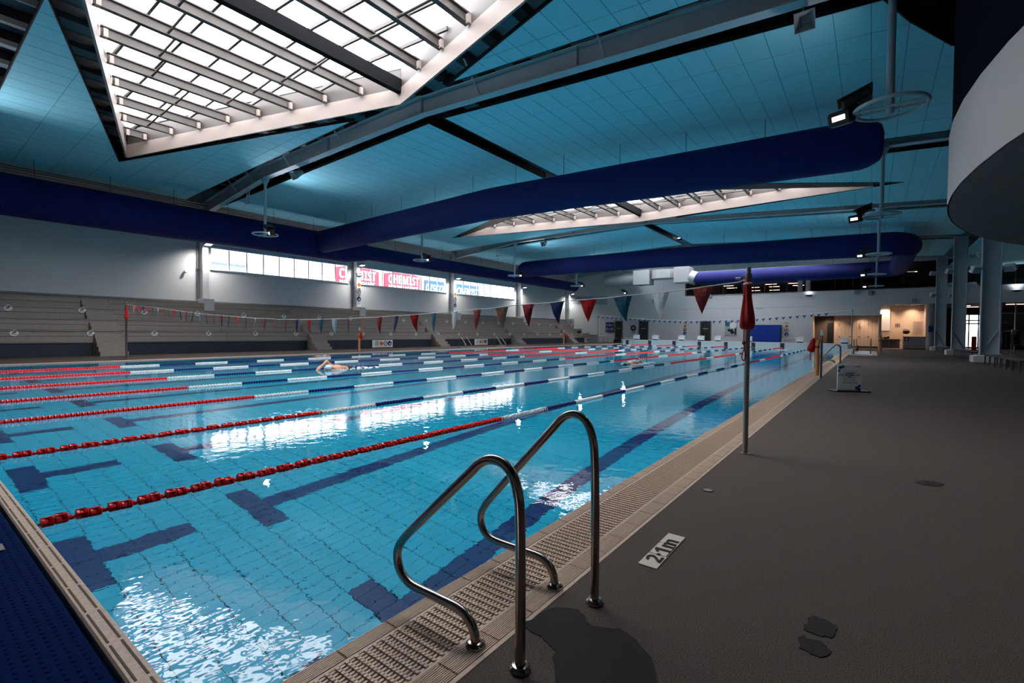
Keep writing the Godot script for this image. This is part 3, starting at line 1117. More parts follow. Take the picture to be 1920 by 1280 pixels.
func icon_set(parent: Node, at: Vector3, b: Basis, u: Vector3, size: float, step: float) -> void:   # warning diamond, prohibition ring, blue mandatory disc, laid out along u
	var q := Basis(b.x, b.z, -b.y)   # y of a lathe turned to face out
	var d := Basis(b.z, PI / 4) * b
	part(parent, "warning_diamond", MB.new().box(Vector3.ZERO, Vector3(size * 0.75, size * 0.75, 0.008)), M.orange_ink, at, d)
	part(parent, "warning_mark", MB.new().box(Vector3.ZERO, Vector3(size * 0.16, size * 0.45, 0.012)), M.ink, at, b)
	var c := at + u * step
	part(parent, "ban_ring", MB.new().torus(Vector3.ZERO, size * 0.45, size * 0.06, 24, 5), M.ink, c, q)
	part(parent, "ban_bar", MB.new().box(Vector3.ZERO, Vector3(size * 0.08, size * 0.9, 0.01)), M.red_ink, c, Basis(b.z, -PI / 4) * b)
	part(parent, "ban_figure", MB.new().box(Vector3.ZERO, Vector3(size * 0.14, size * 0.4, 0.008)), M.ink, c, Basis(b.z, PI / 4) * b)
	c = at + u * step * 2.0
	part(parent, "order_disc", MB.new().lathe([Vector2(0, -0.004), Vector2(size * 0.5, -0.004), Vector2(size * 0.5, 0.004), Vector2(0, 0.004)], 24), M.blue_ink, c, q)
	part(parent, "order_figure", MB.new().box(Vector3.ZERO, Vector3(size * 0.3, size * 0.36, 0.012)), M.white, c + b.x * size * 0.08 - b.y * size * 0.1, b)


func stand() -> void:
	var st := thing("grandstand", "long taupe tiered bench stand along the left wall", "grandstand", V(-27.5, 0, 22))
	var o := -V(-27.5, 0, 22)
	var cuts := [-8.0, -3.5, 0.8, 5.8, 6.8, 11.3, 15.85, 16.85, 21.4, 26.1, 27.1, 31.8, 36.5, 37.5, 42.0, 46.7, 47.7, 52.4]
	for t in 4:
		var x := -27.5 - 0.7 * t
		var y0 := 0.60 + 0.514 * t
		var far := 52.4 - 0.75 * t
		var xb := x - 0.77 if t < 3 else -30.46
		var core := MB.new().box(V((x - 0.07 + xb) / 2, (y0 + 0.46) / 2, (far - 8.0) / 2), Vector3(x - 0.07 - xb, y0 + 0.46, far + 8.0))
		part(st, "tier_core", core, M.plank_gap, o)
		for i in cuts.size() - 1:
			var a0: float = cuts[i]
			var a1 := minf(cuts[i + 1], far)
			if a1 - a0 < 0.1: continue
			for h in 2: part(st, "riser_plank", MB.new().cbox(V(x - 0.03, y0 + 0.128 + 0.25 * h, (a0 + a1) / 2), Vector3(0.05, 0.238, a1 - a0 - 0.008), 0.006), M.plank, o)
			part(st, "tread_plank", MB.new().cbox(V(x - 0.33, y0 + 0.49, (a0 + a1) / 2), Vector3(0.74, 0.04, a1 - a0 - 0.008), 0.006), M.plank, o)
	for i in cuts.size() - 1:
		if cuts[i + 1] - cuts[i] < 1.5: continue
		var am: float = (cuts[i] + cuts[i + 1]) / 2
		part(st, "front_panel", MB.new().box(V(-27.56, 0.29, am), Vector3(0.05, 0.56, cuts[i + 1] - cuts[i] - 0.01)), M.navy_panel, o)
		part(st, "nosing", MB.new().cbox(V(-27.53, 0.585, am), Vector3(0.1, 0.025, cuts[i + 1] - cuts[i] - 0.01), 0.005), M.silver, o)
	for a in AISLES:
		for s in [[-26.45, -27.6, 0.2], [-26.7, -27.6, 0.4], [-26.95, -27.6, 0.6]]:
			part(st, "aisle_step", MB.new().cbox(V((s[0] + s[1]) / 2, s[2] - 0.1, a), Vector3(s[0] - s[1], 0.2, 1.0), 0.008), M.plank, o)
		for t in 4:
			var x := -27.5 - 0.7 * t
			var y := 0.60 + 0.514 * t
			if a > 47.0 and t > 2: continue
			part(st, "aisle_step", MB.new().cbox(V(x + 0.2, y + 0.085, a), Vector3(0.44, 0.17, 1.0), 0.008), M.plank, o)
			part(st, "aisle_step", MB.new().cbox(V(x + 0.1, y + 0.255, a), Vector3(0.24, 0.17, 1.0), 0.008), M.plank, o)
	# white roundels with a walking figure, on the first and third tier
	var disc := MB.new().lathe([Vector2(0, 0.004), Vector2(0.13, 0.004), Vector2(0.13, -0.004), Vector2(0, -0.004)], 20).done()
	var fig := MB.new().sphere(Vector3(0.03, 0, -0.04), Vector3(0.028, 0.004, 0.024), 8, 4).box(Vector3(-0.02, 0, 0.0), Vector3(0.1, 0.008, 0.04), Basis(Vector3.UP, 0.5)).box(Vector3(0, 0, 0.055), Vector3(0.13, 0.008, 0.018)).done()
	var face := Basis(Vector3(0, 0, -1), Vector3(1, 0, 0), Vector3(0, -1, 0))
	for row in [[-27.495, 1.0], [-28.895, 2.04]]:
		for i in 21:
			var a := 3.36 + 2.35 * i - (0.0 if i else 0.0)
			if absf(a - 5.3) < 0.4: a = 5.3
			var d := part(st, "roundel", disc, M.white, V(row[0], row[1], a) + o, face)
			part(d, "roundel_figure", fig, M.ink, Vector3(0, 0.003, 0))


func left_wall_fittings() -> void:
	var skirting := struct("baseboard_left", MB.new().cbox(V(-30.44, 2.76, 21.5), Vector3(0.12, 0.1, 60.0), 0.02), M.wall_grey, "grey ledge where the stand meets the white wall", "trim")
	var nth := ["nearest", "second", "third", "fourth", "farthest"]
	for i in 5:
		var a: float = FRAMES[i + 1] - 0.15
		var c := holder("column", "%s white steel column on the stand wall" % nth[i], "column")
		part(c, "shaft", MB.new().cbox(V(-30.25, 5.4, a), Vector3(0.5, 5.4, 0.3), 0.015), M.wall)
		part(c, "base_casing", MB.new().cbox(V(-29.98, 2.57, a), Vector3(1.0, 0.68, 0.5), 0.015), M.wall)
		part(c, "conduit", MB.new().tube([V(-30.45, 2.9, a - 0.25), V(-30.45, 8.0, a - 0.25)], 0.03, 6), M.wall_grey)
		part(c, "wall_pipe", MB.new().tube([V(-30.0, 4.6, a), V(-30.45, 4.6, a - 0.3)], 0.02, 6), M.wall_grey)
		# wall washing lamp on a short arm
		var l := thing("wall_light", "small lit floodlight on the %s column of the stand wall" % nth[i], "light", V(-29.72, 5.88, a))
		var tilt := Basis(Vector3.BACK, 0.2)
		part(l, "housing", MB.new().cbox(Vector3(0.14, 0.04, 0), Vector3(0.34, 0.08, 0.36), 0.015), M.rail_black, Vector3.ZERO, tilt)
		part(l, "lamp_face", MB.new().box(Vector3(0.14, -0.004, 0), Vector3(0.30, 0.012, 0.32)), M.lamp_white, Vector3.ZERO, tilt)
		part(l, "arm", MB.new().tube([Vector3(-0.3, 0.05, 0), Vector3(0.1, 0.07, 0)], 0.025, 6), M.dull_steel)
		spot(V(-29.55, 5.80, a), V(-30.1, 3.0, a), WASH, Color(1.0, 0.97, 0.94), 75.0, 0.15, 1.0)
	# pictogram boards on the second and third column and on the stand front
	var face := Basis(Vector3(0, 0, -1), Vector3(0, 1, 0), Vector3(1, 0, 0))
	for i in 2:
		var a: float = FRAMES[i + 2] - 0.15
		var s := thing("pictogram_board", "tall pictogram board with orange diamond and blue disc on the %s wall column" % ORD[i + 1], "sign", V(-29.99, 3.0, a))
		part(s, "board", MB.new().box(Vector3(0, 0.9, 0), Vector3(0.012, 1.9, 0.34)), M.white)
		icon_set(s, Vector3(0.012, 1.55, 0), face, Vector3.DOWN, 0.34, 0.52)
		for k in 5: part(s, "caption_bar", MB.new().box(Vector3(0.008, [1.28, 1.24, 0.76, 0.72, 0.14][k], 0), Vector3(0.006, 0.018, 0.26)), M.ink)
		if i == 0:
			part(s, "exit_plate", MB.new().box(Vector3(0.02, 2.28, 0.02), Vector3(0.05, 0.26, 0.42)), M.rail_black)
			part(s, "exit_figure", MB.new().box(Vector3(0.05, 2.28, 0.1), Vector3(0.01, 0.14, 0.08)).box(Vector3(0.05, 2.28, -0.06), Vector3(0.01, 0.12, 0.12)), M.white)
			part(s, "grey_plate", MB.new().box(Vector3(0.01, 1.92, 0), Vector3(0.012, 0.22, 0.36)), M.facade_grey)
	var places := ["between the second and third aisle steps", "beside the two pool ladders", "at the far end of the stand"]
	var spots := [21.43, 32.05, 51.6]
	for i in 3:
		var s := thing("pictogram_board", "white pictogram board on the dark stand front %s" % places[i], "sign", V(-27.47, 0.04, spots[i]))
		part(s, "board", MB.new().cbox(Vector3(0, 0.26, 0), Vector3(0.02, 0.52, 1.75 if i < 2 else 1.3), 0.004), M.white)
		icon_set(s, Vector3(0.016, 0.28, 0.12), face, Vector3(0, 0, -1), 0.34, 0.36)
		for k in 6: part(s, "caption_bar", MB.new().box(Vector3(0.012, 0.44 - 0.055 * k, 0.5), Vector3(0.006, 0.02, 0.3)), M.ink)
	var g := thing("camera_dome", "small white security camera on the wall left of the nearest column", "camera", V(-30.42, 4.35, 10.35))
	part(g, "bracket", MB.new().box(Vector3(0, 0.05, 0), Vector3(0.12, 0.06, 0.08)), M.white)
	part(g, "lens_dome", MB.new().sphere(Vector3(0.05, 0, 0), Vector3(0.07, 0.07, 0.07), 10, 6), M.white)


const WASH := 8.0


func street() -> void:
	struct("street_ground", MB.new().box(V(-70.0, -0.7, 30.0), Vector3(78.0, 0.2, 160.0)), M.facade_grey, "pale street outside the windows", "street")
	var f := thing("shop_building", "tan shop building with red and blue lettered signs beyond the windows", "building", V(-50.0, -0.6, 44.0))
	var o := -V(-50.0, -0.6, 44.0)
	part(f, "shop_wall", MB.new().box(V(-50.0, 4.0, 43.0), Vector3(7.6, 9.2, 27.0)), M.facade, o)
	part(f, "parapet", MB.new().box(V(-50.0, 8.7, 43.0), Vector3(7.9, 0.25, 27.3)), M.facade_white, o)
	var face := Basis(Vector3(0, 0, -1), Vector3(0, 1, 0), Vector3(1, 0, 0))
	for s in [[29.6, 35.35], [36.15, 41.95]]:
		var m: float = (s[0] + s[1]) / 2
		var w: float = s[1] - s[0]
		var sg := part(f, "red_sign", MB.new().slab([Vector2(-w / 2, 5.1), Vector2(w / 2, 5.1), Vector2(w / 2, 7.95), Vector2(0, 8.5), Vector2(-w / 2, 7.95)], 0.0, 0.15), M.sign_red, V(-46.16, 0, m) + o, Basis(Vector3(0, 0, -1), Vector3(1, 0, 0), Vector3(0, -1, 0)))
		text(f, "sign_lettering", "CHEMIST", 1.0, M.white, V(-45.98, 7.35, m) + o, face, 1.0, 0.05, 0.0, w / 7.2)
		text(f, "sign_lettering", "WAREHOUSE", 0.72, M.white, V(-45.98, 6.28, m) + o, face, 1.0, 0.05, 0.0, w / 7.6)
	part(f, "blue_sign", MB.new().box(V(-46.1, 6.5, 47.8), Vector3(0.15, 2.5, 10.5)), M.sign_blue, o)
	text(f, "sign_lettering", "DISCOUNT CHEMIST", 0.95, M.white, V(-46.0, 6.75, 47.75) + o, face, 1.0, 0.05, 0.2, 0.80)
	var b := thing("office_building", "white building with a band of blue grey windows beyond the nearest window strip", "building", V(-52.0, -0.6, 14.0))
	o = -V(-52.0, -0.6, 14.0)
	part(b, "wall", MB.new().box(V(-52.0, 8.6, 12.0), Vector3(11.6, 2.9, 21.2)).box(V(-52.0, 2.7, 12.0), Vector3(11.6, 6.6, 21.2)).box(V(-52.3, 6.6, 12.0), Vector3(10.6, 1.4, 20.8)), M.facade_white, o)
	part(b, "end_pier", MB.new().box(V(-46.5, 5.0, 21.9), Vector3(0.8, 10.1, 1.5)), M.facade_white, o)
	for i in 12:
		part(b, "window", MB.new().box(V(-46.95, 6.58, 2.6 + 1.6 * i), Vector3(0.05, 1.1, 1.5)), M.facade_grey, o)
	part(b, "window_rail", MB.new().box(V(-46.7, 6.75, 12.0), Vector3(0.06, 0.06, 20.0)), M.facade_white, o)
	for i in 2:
		var lp := thing("street_lamp", ["street lamp with a curved arm outside, nearer the white building", "street lamp with a curved arm outside, nearer the shop building"][i], "lamp post", V(-44.0, -0.6, [25.2, 27.6][i]))
		part(lp, "post", MB.new().tube(smooth_path([Vector3(0, 0, 0), Vector3(0, 6.6, 0), Vector3(0, 7.3, 0.15), Vector3(0, 7.55, 0.9)], 5), 0.05, 6), M.dull_steel)
		part(lp, "lamp_head", MB.new().cbox(Vector3(0, 7.55, 1.1), Vector3(0.16, 0.08, 0.5), 0.02), M.dull_steel)
	var hs := thing("low_building", "low pale building with a dark vent beyond the street lamps", "building", V(-58.0, -0.6, 32.0))
	part(hs, "wall", MB.new().box(Vector3(0, 4.0, 0), Vector3(6, 7.6, 7)), M.facade_white)
	part(hs, "roof_vent", MB.new().cbox(Vector3(2.0, 8.2, 0.5), Vector3(1.0, 0.9, 1.4), 0.05), M.facade_grey)


func doorway(n: int, label: String, x: float, w: float, h: float) -> void:
	var d := holder("door_%d" % n, label, "door")
	part(d, "door_leaf", MB.new().cbox(V(x, h / 2 + 0.02, FAR_A - 0.02), Vector3(w, h, 0.06), 0.006), M.door_dark)
	part(d, "door_frame", MB.new().box(V(x - w / 2 - 0.05, h / 2, FAR_A - 0.03), Vector3(0.08, h + 0.1, 0.1)).box(V(x + w / 2 + 0.05, h / 2, FAR_A - 0.03), Vector3(0.08, h + 0.1, 0.1)).box(V(x, h + 0.08, FAR_A - 0.03), Vector3(w + 0.18, 0.08, 0.1)), M.wall_grey)
	part(d, "door_handle", MB.new().tube([V(x - w * 0.38, 1.05, FAR_A - 0.06), V(x - w * 0.38, 1.05, FAR_A - 0.12), V(x - w * 0.22, 1.05, FAR_A - 0.12)], 0.014, 6), M.steel)
	part(d, "door_plate", MB.new().box(V(x, 1.75, FAR_A - 0.055), Vector3(w * 0.5, 0.1, 0.008)), M.silver)


func downlight(at: Vector3, label: String, energy: float, towards: Vector3) -> void:
	var l := thing("downlight", label, "light", at, "recessed downlights")
	part(l, "trim_ring", MB.new().torus(Vector3.ZERO, 0.12, 0.02, 18, 6), M.white)
	part(l, "lamp_face", MB.new().lathe([Vector2(0.11, 0.0), Vector2(0.11, -0.008), Vector2(0.0, -0.012)], 18), M.lamp_warm)
	spot(at + Vector3.DOWN * 0.06, towards, energy, Color(1.0, 0.86, 0.74), 62.0, 0.08, 1.0)


func far_end() -> void:
	doorway(1, "dark door beside the noticeboard at the far end", -24.9, 0.9, 2.6)
	doorway(2, "dark door right of the coiled hose on the far wall", -21.75, 1.1, 2.6)
	doorway(3, "dark door left of the framed poster on the far wall", -14.66, 1.05, 2.55)
	var n := thing("noticeboard", "blue noticeboard with white sheets on the far curved wall", "noticeboard", V(-26.05, 1.3, 54.85))
	part(n, "board", MB.new().cbox(Vector3(0, 0.6, 0.05), Vector3(1.05, 1.2, 0.05), 0.01), M.blue_ink)
	for k in 6: part(n, "sheet", MB.new().box(Vector3(-0.34 + 0.34 * (k % 3), 0.85 - 0.5 * (k / 3), 0.08), Vector3(0.22, 0.3 if k % 2 else 0.18, 0.006)), M.facade_grey)
	var h := thing("hose_reel", "dark coiled hose hanging on the far wall between two doors", "hose", V(-22.95, 1.3, 54.8))
	part(h, "hose_coil", MB.new().torus(Vector3(0, 0.5, 0), 0.24, 0.1, 24, 8, Basis(Vector3.RIGHT, PI / 2)), M.black)
	part(h, "hose_tail", MB.new().tube(smooth_path([Vector3(-0.1, 0.3, 0.05), Vector3(-0.05, 0.0, 0.06), Vector3(0.2, -0.05, 0.06), Vector3(0.16, 0.3, 0.05)], 5), 0.03, 6), M.black)
	part(h, "wall_hook", MB.new().tube([Vector3(0, 0.72, -0.1), Vector3(0, 0.72, 0.06)], 0.03, 6), M.dull_steel)
	part(h, "riser_pipe", MB.new().tube([Vector3(0.2, 0.7, -0.05), Vector3(0.2, 1.6, -0.05)], 0.02, 6), M.dull_steel)
	var p := thing("poster", "grey and teal framed poster left of the blue lockers", "poster", V(-12.05, 1.0, 54.96))
	part(p, "sheet", MB.new().cbox(Vector3(0, 0.75, 0), Vector3(1.2, 1.5, 0.03), 0.006), M.facade_grey)
	part(p, "teal_print", MB.new().box(Vector3(-0.35, 1.25, 0.018), Vector3(0.45, 0.45, 0.006)), M.flag_teal)
	part(p, "white_print", MB.new().lathe([Vector2(0, 0), Vector2(0.35, 0), Vector2(0.33, 0.006), Vector2(0, 0.006)], 20, Transform3D(Basis(Vector3.RIGHT, PI / 2), Vector3(0.2, 1.12, 0.016))), M.white)
	part(p, "figure_print", MB.new().sphere(Vector3(-0.2, 0.6, 0.018), Vector3(0.14, 0.16, 0.006), 10, 6).box(Vector3(0.1, 0.45, 0.018), Vector3(0.35, 0.5, 0.008), Basis(Vector3.BACK, 0.5)).box(Vector3(0.45, 0.45, 0.018), Vector3(0.16, 0.7, 0.008)), M.ink)
	var lk := thing("locker_bank", "bright blue bank of lockers against the far wall", "lockers", V(-8.97, 0, 54.7))
	part(lk, "carcass", MB.new().box(Vector3(0, 1.08, 0), Vector3(3.28, 2.16, 0.5)), M.locker_gap)
	for i in 8:
		for j in 4: part(lk, "locker_door", MB.new().cbox(Vector3(-1.435 + 0.41 * i, 0.29 + 0.53 * j, 0.255), Vector3(0.395, 0.51, 0.02), 0.004), M.locker)
	for s in [[-16.9, "left of the door and poster"], [-6.86, "right of the blue lockers"]]:
		var g := thing("wall_pictograms", "column of black pictograms on the far wall %s" % s[1], "sign", V(s[0], 1.0, 54.97))
		icon_set(g, Vector3(0, 1.05, 0), Basis(), Vector3.DOWN, 0.36, 0.42)
		part(g, "caption_bar", MB.new().box(Vector3(0, 1.36, 0), Vector3(0.4, 0.05, 0.006)), M.ink)
	var tb := thing("bench_table", "small white table under the pictograms beside the lockers", "table", V(-6.72, 0, 54.4))
	part(tb, "table_top", MB.new().cbox(Vector3(0, 0.8, 0), Vector3(0.85, 0.05, 0.5), 0.008), M.white)
	for sx in [-0.38, 0.38]:
		for sz in [-0.2, 0.2]: part(tb, "leg", MB.new().box(Vector3(sx, 0.39, sz), Vector3(0.05, 0.78, 0.05)), M.white)
	var wt := thing("wall_lettering", "small grey lettering high on the far wall above the lockers", "sign", V(-9.7, 3.85, 54.97))
	part(wt, "lettering_bar", MB.new().box(Vector3(-0.4, 0, 0), Vector3(0.5, 0.06, 0.008)).box(Vector3(0.35, 0, 0), Vector3(0.7, 0.07, 0.008)), M.wall_grey)
	for s in [[-20.6, 4.95, "left of the white panel joint"], [-14.2, 5.3, "below the near end of the gym window"], [-1.24, 5.2, "above the shower recess, the larger one"], [-0.18, 5.1, "above the shower recess, the smaller one"], [2.9, 4.3, "above the counter recess"]]:
		var b := thing("wall_speaker", "small grey box on the far wall %s" % s[2], "speaker", V(s[0], s[1], 54.9))
		part(b, "case", MB.new().cbox(Vector3(0, 0, 0.02), Vector3(0.3, 0.38, 0.2), 0.02), M.wall_grey)
		part(b, "grille", MB.new().box(Vector3(0, -0.02, 0.125), Vector3(0.22, 0.26, 0.01)), M.facade_grey)
	for s in [[-5.0, 5.05, "below the gym window"], [9.2, 4.9, "at the side hall"]]:
		var b := thing("wall_lamp", "lit bowl uplight on the far wall %s" % s[2], "light", V(s[0], s[1], 54.75))
		part(b, "bowl", MB.new().lathe([Vector2(0.0, -0.12), Vector2(0.2, -0.08), Vector2(0.32, 0.02), Vector2(0.3, 0.03), Vector2(0.18, -0.05), Vector2(0, -0.06)], 18), M.rail_black)
		part(b, "lamp_face", MB.new().lathe([Vector2(0.29, 0.02), Vector2(0.0, 0.05)], 18), M.lamp_white)
		part(b, "wall_bracket", MB.new().box(Vector3(0, -0.04, -0.17), Vector3(0.12, 0.12, 0.16)), M.rail_black)
		spot(V(s[0], s[1] + 0.1, 54.7), V(s[0], s[1] + 2.0, 54.95), 1.2, Color(0.96, 0.98, 1.0), 70.0, 0.15, 1.0)
	# odds and ends in the far corner
	var bn := thing("litter_bin", "grey bin with a black lid beside the stand at the far end", "bin", V(-26.6, 0, 51.6))
	part(bn, "body", MB.new().cbox(Vector3(0, 0.42, 0), Vector3(0.75, 0.84, 0.6), 0.02), M.wall_grey)
	part(bn, "lid", MB.new().cbox(Vector3(0, 0.88, 0), Vector3(0.8, 0.08, 0.64), 0.02), M.black)
	var rk := thing("steel_rack", "low metal tube rack beside the grey bin", "rack", V(-25.3, 0, 51.6))
	for s in [-0.6, 0.0, 0.6]: part(rk, "leg", MB.new().tube([Vector3(s, 0, 0), Vector3(s, 0.68, 0)], 0.025, 6), M.dull_steel)
	for y in [0.2, 0.45, 0.68]: part(rk, "rail", MB.new().tube([Vector3(-0.65, y, 0), Vector3(0.65, y, 0)], 0.022, 6), M.dull_steel)
	var tr := thing("equipment_trolley", "dark trolley of pool gear near the coiled hose", "trolley", V(-23.9, 0, 52.6))
	part(tr, "tray", MB.new().cbox(Vector3(0, 0.3, 0), Vector3(1.0, 0.12, 0.6), 0.02), M.black)
	part(tr, "motor", MB.new().sphere(Vector3(-0.2, 0.5, 0), Vector3(0.24, 0.2, 0.2), 12, 8), M.black)
	part(tr, "push_bar", MB.new().tube(smooth_path([Vector3(0.4, 0.35, -0.2), Vector3(0.55, 0.95, -0.2), Vector3(0.55, 0.95, 0.2), Vector3(0.4, 0.35, 0.2)], 4), 0.02, 6), M.dull_steel)
	for sx in [-0.35, 0.35]:
		for sz in [-0.26, 0.26]: part(tr, "wheel", MB.new().tube([Vector3(sx, 0.12, sz - 0.03), Vector3(sx, 0.12, sz + 0.03)], 0.12, 12), M.rail_black)
	var bg := thing("kit_bag", "black bag left on the lowest bench at the far end of the stand", "bag", V(-27.75, 1.15, 50.2))
	part(bg, "body", MB.new().sphere(Vector3(0, 0.13, 0), Vector3(0.2, 0.16, 0.36), 12, 8), M.black)
	part(bg, "handle", MB.new().tube(smooth_path([Vector3(0, 0.2, -0.2), Vector3(0, 0.34, 0.0), Vector3(0, 0.2, 0.2)], 5), 0.015, 5), M.black)
	# starting blocks on the end wall
	var bx := [-20.9, -18.75, -15.95, -14.0, -12.35, -9.53, -5.25, -1.9]
	for i in 8:
		var where := "second from the stand" if i == 1 else ("nearest the stand" if i == 0 else ("at the corner nearest the showers" if i == 7 else "%s from the stand" % ORD[i]))
		var s := thing("starting_block", "white starting block on the far pool wall, %s" % where, "starting block", V(bx[i], 0.46, POOL_A1 + 0.28), "starting blocks on the far end wall")
		part(s, "pedestal", MB.new().box(Vector3(0, 0.05, 0), Vector3(0.5, 0.1, 0.42)), M.rail_black)
		part(s, "body", MB.new().slab([Vector2(-0.3, 0.08), Vector2(0.3, 0.08), Vector2(0.3, 0.54), Vector2(-0.12, 0.54), Vector2(-0.3, 0.44)], -0.2, 0.2, Transform3D(Basis(Vector3.RIGHT, Vector3(0, 0, 1), Vector3(0, -1, 0)), Vector3.ZERO)), M.white)
		part(s, "label_bar", MB.new().box(Vector3(0.02, 0.4, 0.205), Vector3(0.34, 0.03, 0.008)), M.facade_grey)
		part(s, "side_grip", MB.new().tube([Vector3(0.32, 0.2, 0.1), Vector3(0.32, 0.36, 0.1)], 0.015, 6), M.steel)
	shower_recess()
	counter_recess()
	gym()


func shower_recess() -> void:
	var w := holder("wall_shower", "beige tiled shower recess under the far wall", "wall")
	part(w, "back_wall", MB.new().box(V(-1.2, 1.55, 56.85), Vector3(3.6, 3.1, 0.1)), M.grout)
	var t := MB.new()
	for i in 12:
		for j in 20: t.box(V(-2.85 + 0.3 * i, 0.08 + 0.152 * j, 56.79), Vector3(0.29, 0.142, 0.02))
	tag(part(w, "wall_tiling", t, M.beige_wall), "", "", "", "stuff")
	part(w, "side_wall", MB.new().box(V(0.62, 1.55, 56.0), Vector3(0.1, 3.1, 1.8)).box(V(-4.66, 1.55, 56.0), Vector3(0.1, 3.1, 1.8)), M.beige_wall)
	part(w, "dark_wall", MB.new().box(V(-3.85, 1.55, 56.9), Vector3(1.7, 3.1, 0.1)), M.brown_wall)
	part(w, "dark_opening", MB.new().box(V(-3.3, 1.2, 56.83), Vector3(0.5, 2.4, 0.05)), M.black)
	part(w, "recess_ceiling", MB.new().box(V(-2.0, 3.11, 56.1), Vector3(5.4, 0.1, 1.9)), M.wall_grey)
	part(w, "bench_kerb", MB.new().box(V(-1.2, 0.08, 56.5), Vector3(3.6, 0.16, 0.5)), M.lobby_dark)
	for i in 4:
		var x := [-2.55, -1.72, -1.0, -0.3][i] as float
		var s := thing("shower", "%s wall shower from the dark opening in the tiled recess" % ORD[i], "shower", V(x, 1.05, 56.78), "showers in the tiled recess")
		part(s, "arm", MB.new().tube(smooth_path([Vector3(0, 1.1, 0), Vector3(0.02, 1.25, 0.08), Vector3([-0.08, -0.06, 0.12, 0.02][i], 1.3, 0.2)], 4), 0.02, 6), M.rail_black)
		part(s, "rose", MB.new().lathe([Vector2(0, 0.03), Vector2(0.05, 0.0), Vector2(0, -0.01)], 10, Transform3D(Basis(), Vector3([-0.08, -0.06, 0.12, 0.02][i], 1.28, 0.22))), M.rail_black)
		part(s, "tap", MB.new().sphere(Vector3(0, 0, 0.02), Vector3(0.05, 0.05, 0.04), 8, 6), M.rail_black)
	var k := 0
	for d in [[-4.1, 55.5], [-3.5, 56.2], [-2.75, 56.0], [-0.75, 56.2], [0.1, 55.6]]:
		downlight(V(d[0], 3.06, d[1]), "recessed downlight over the showers, %s from the left" % ORD[k], 2.4, V(d[0], 0.0, d[1] + 0.35))
		k += 1


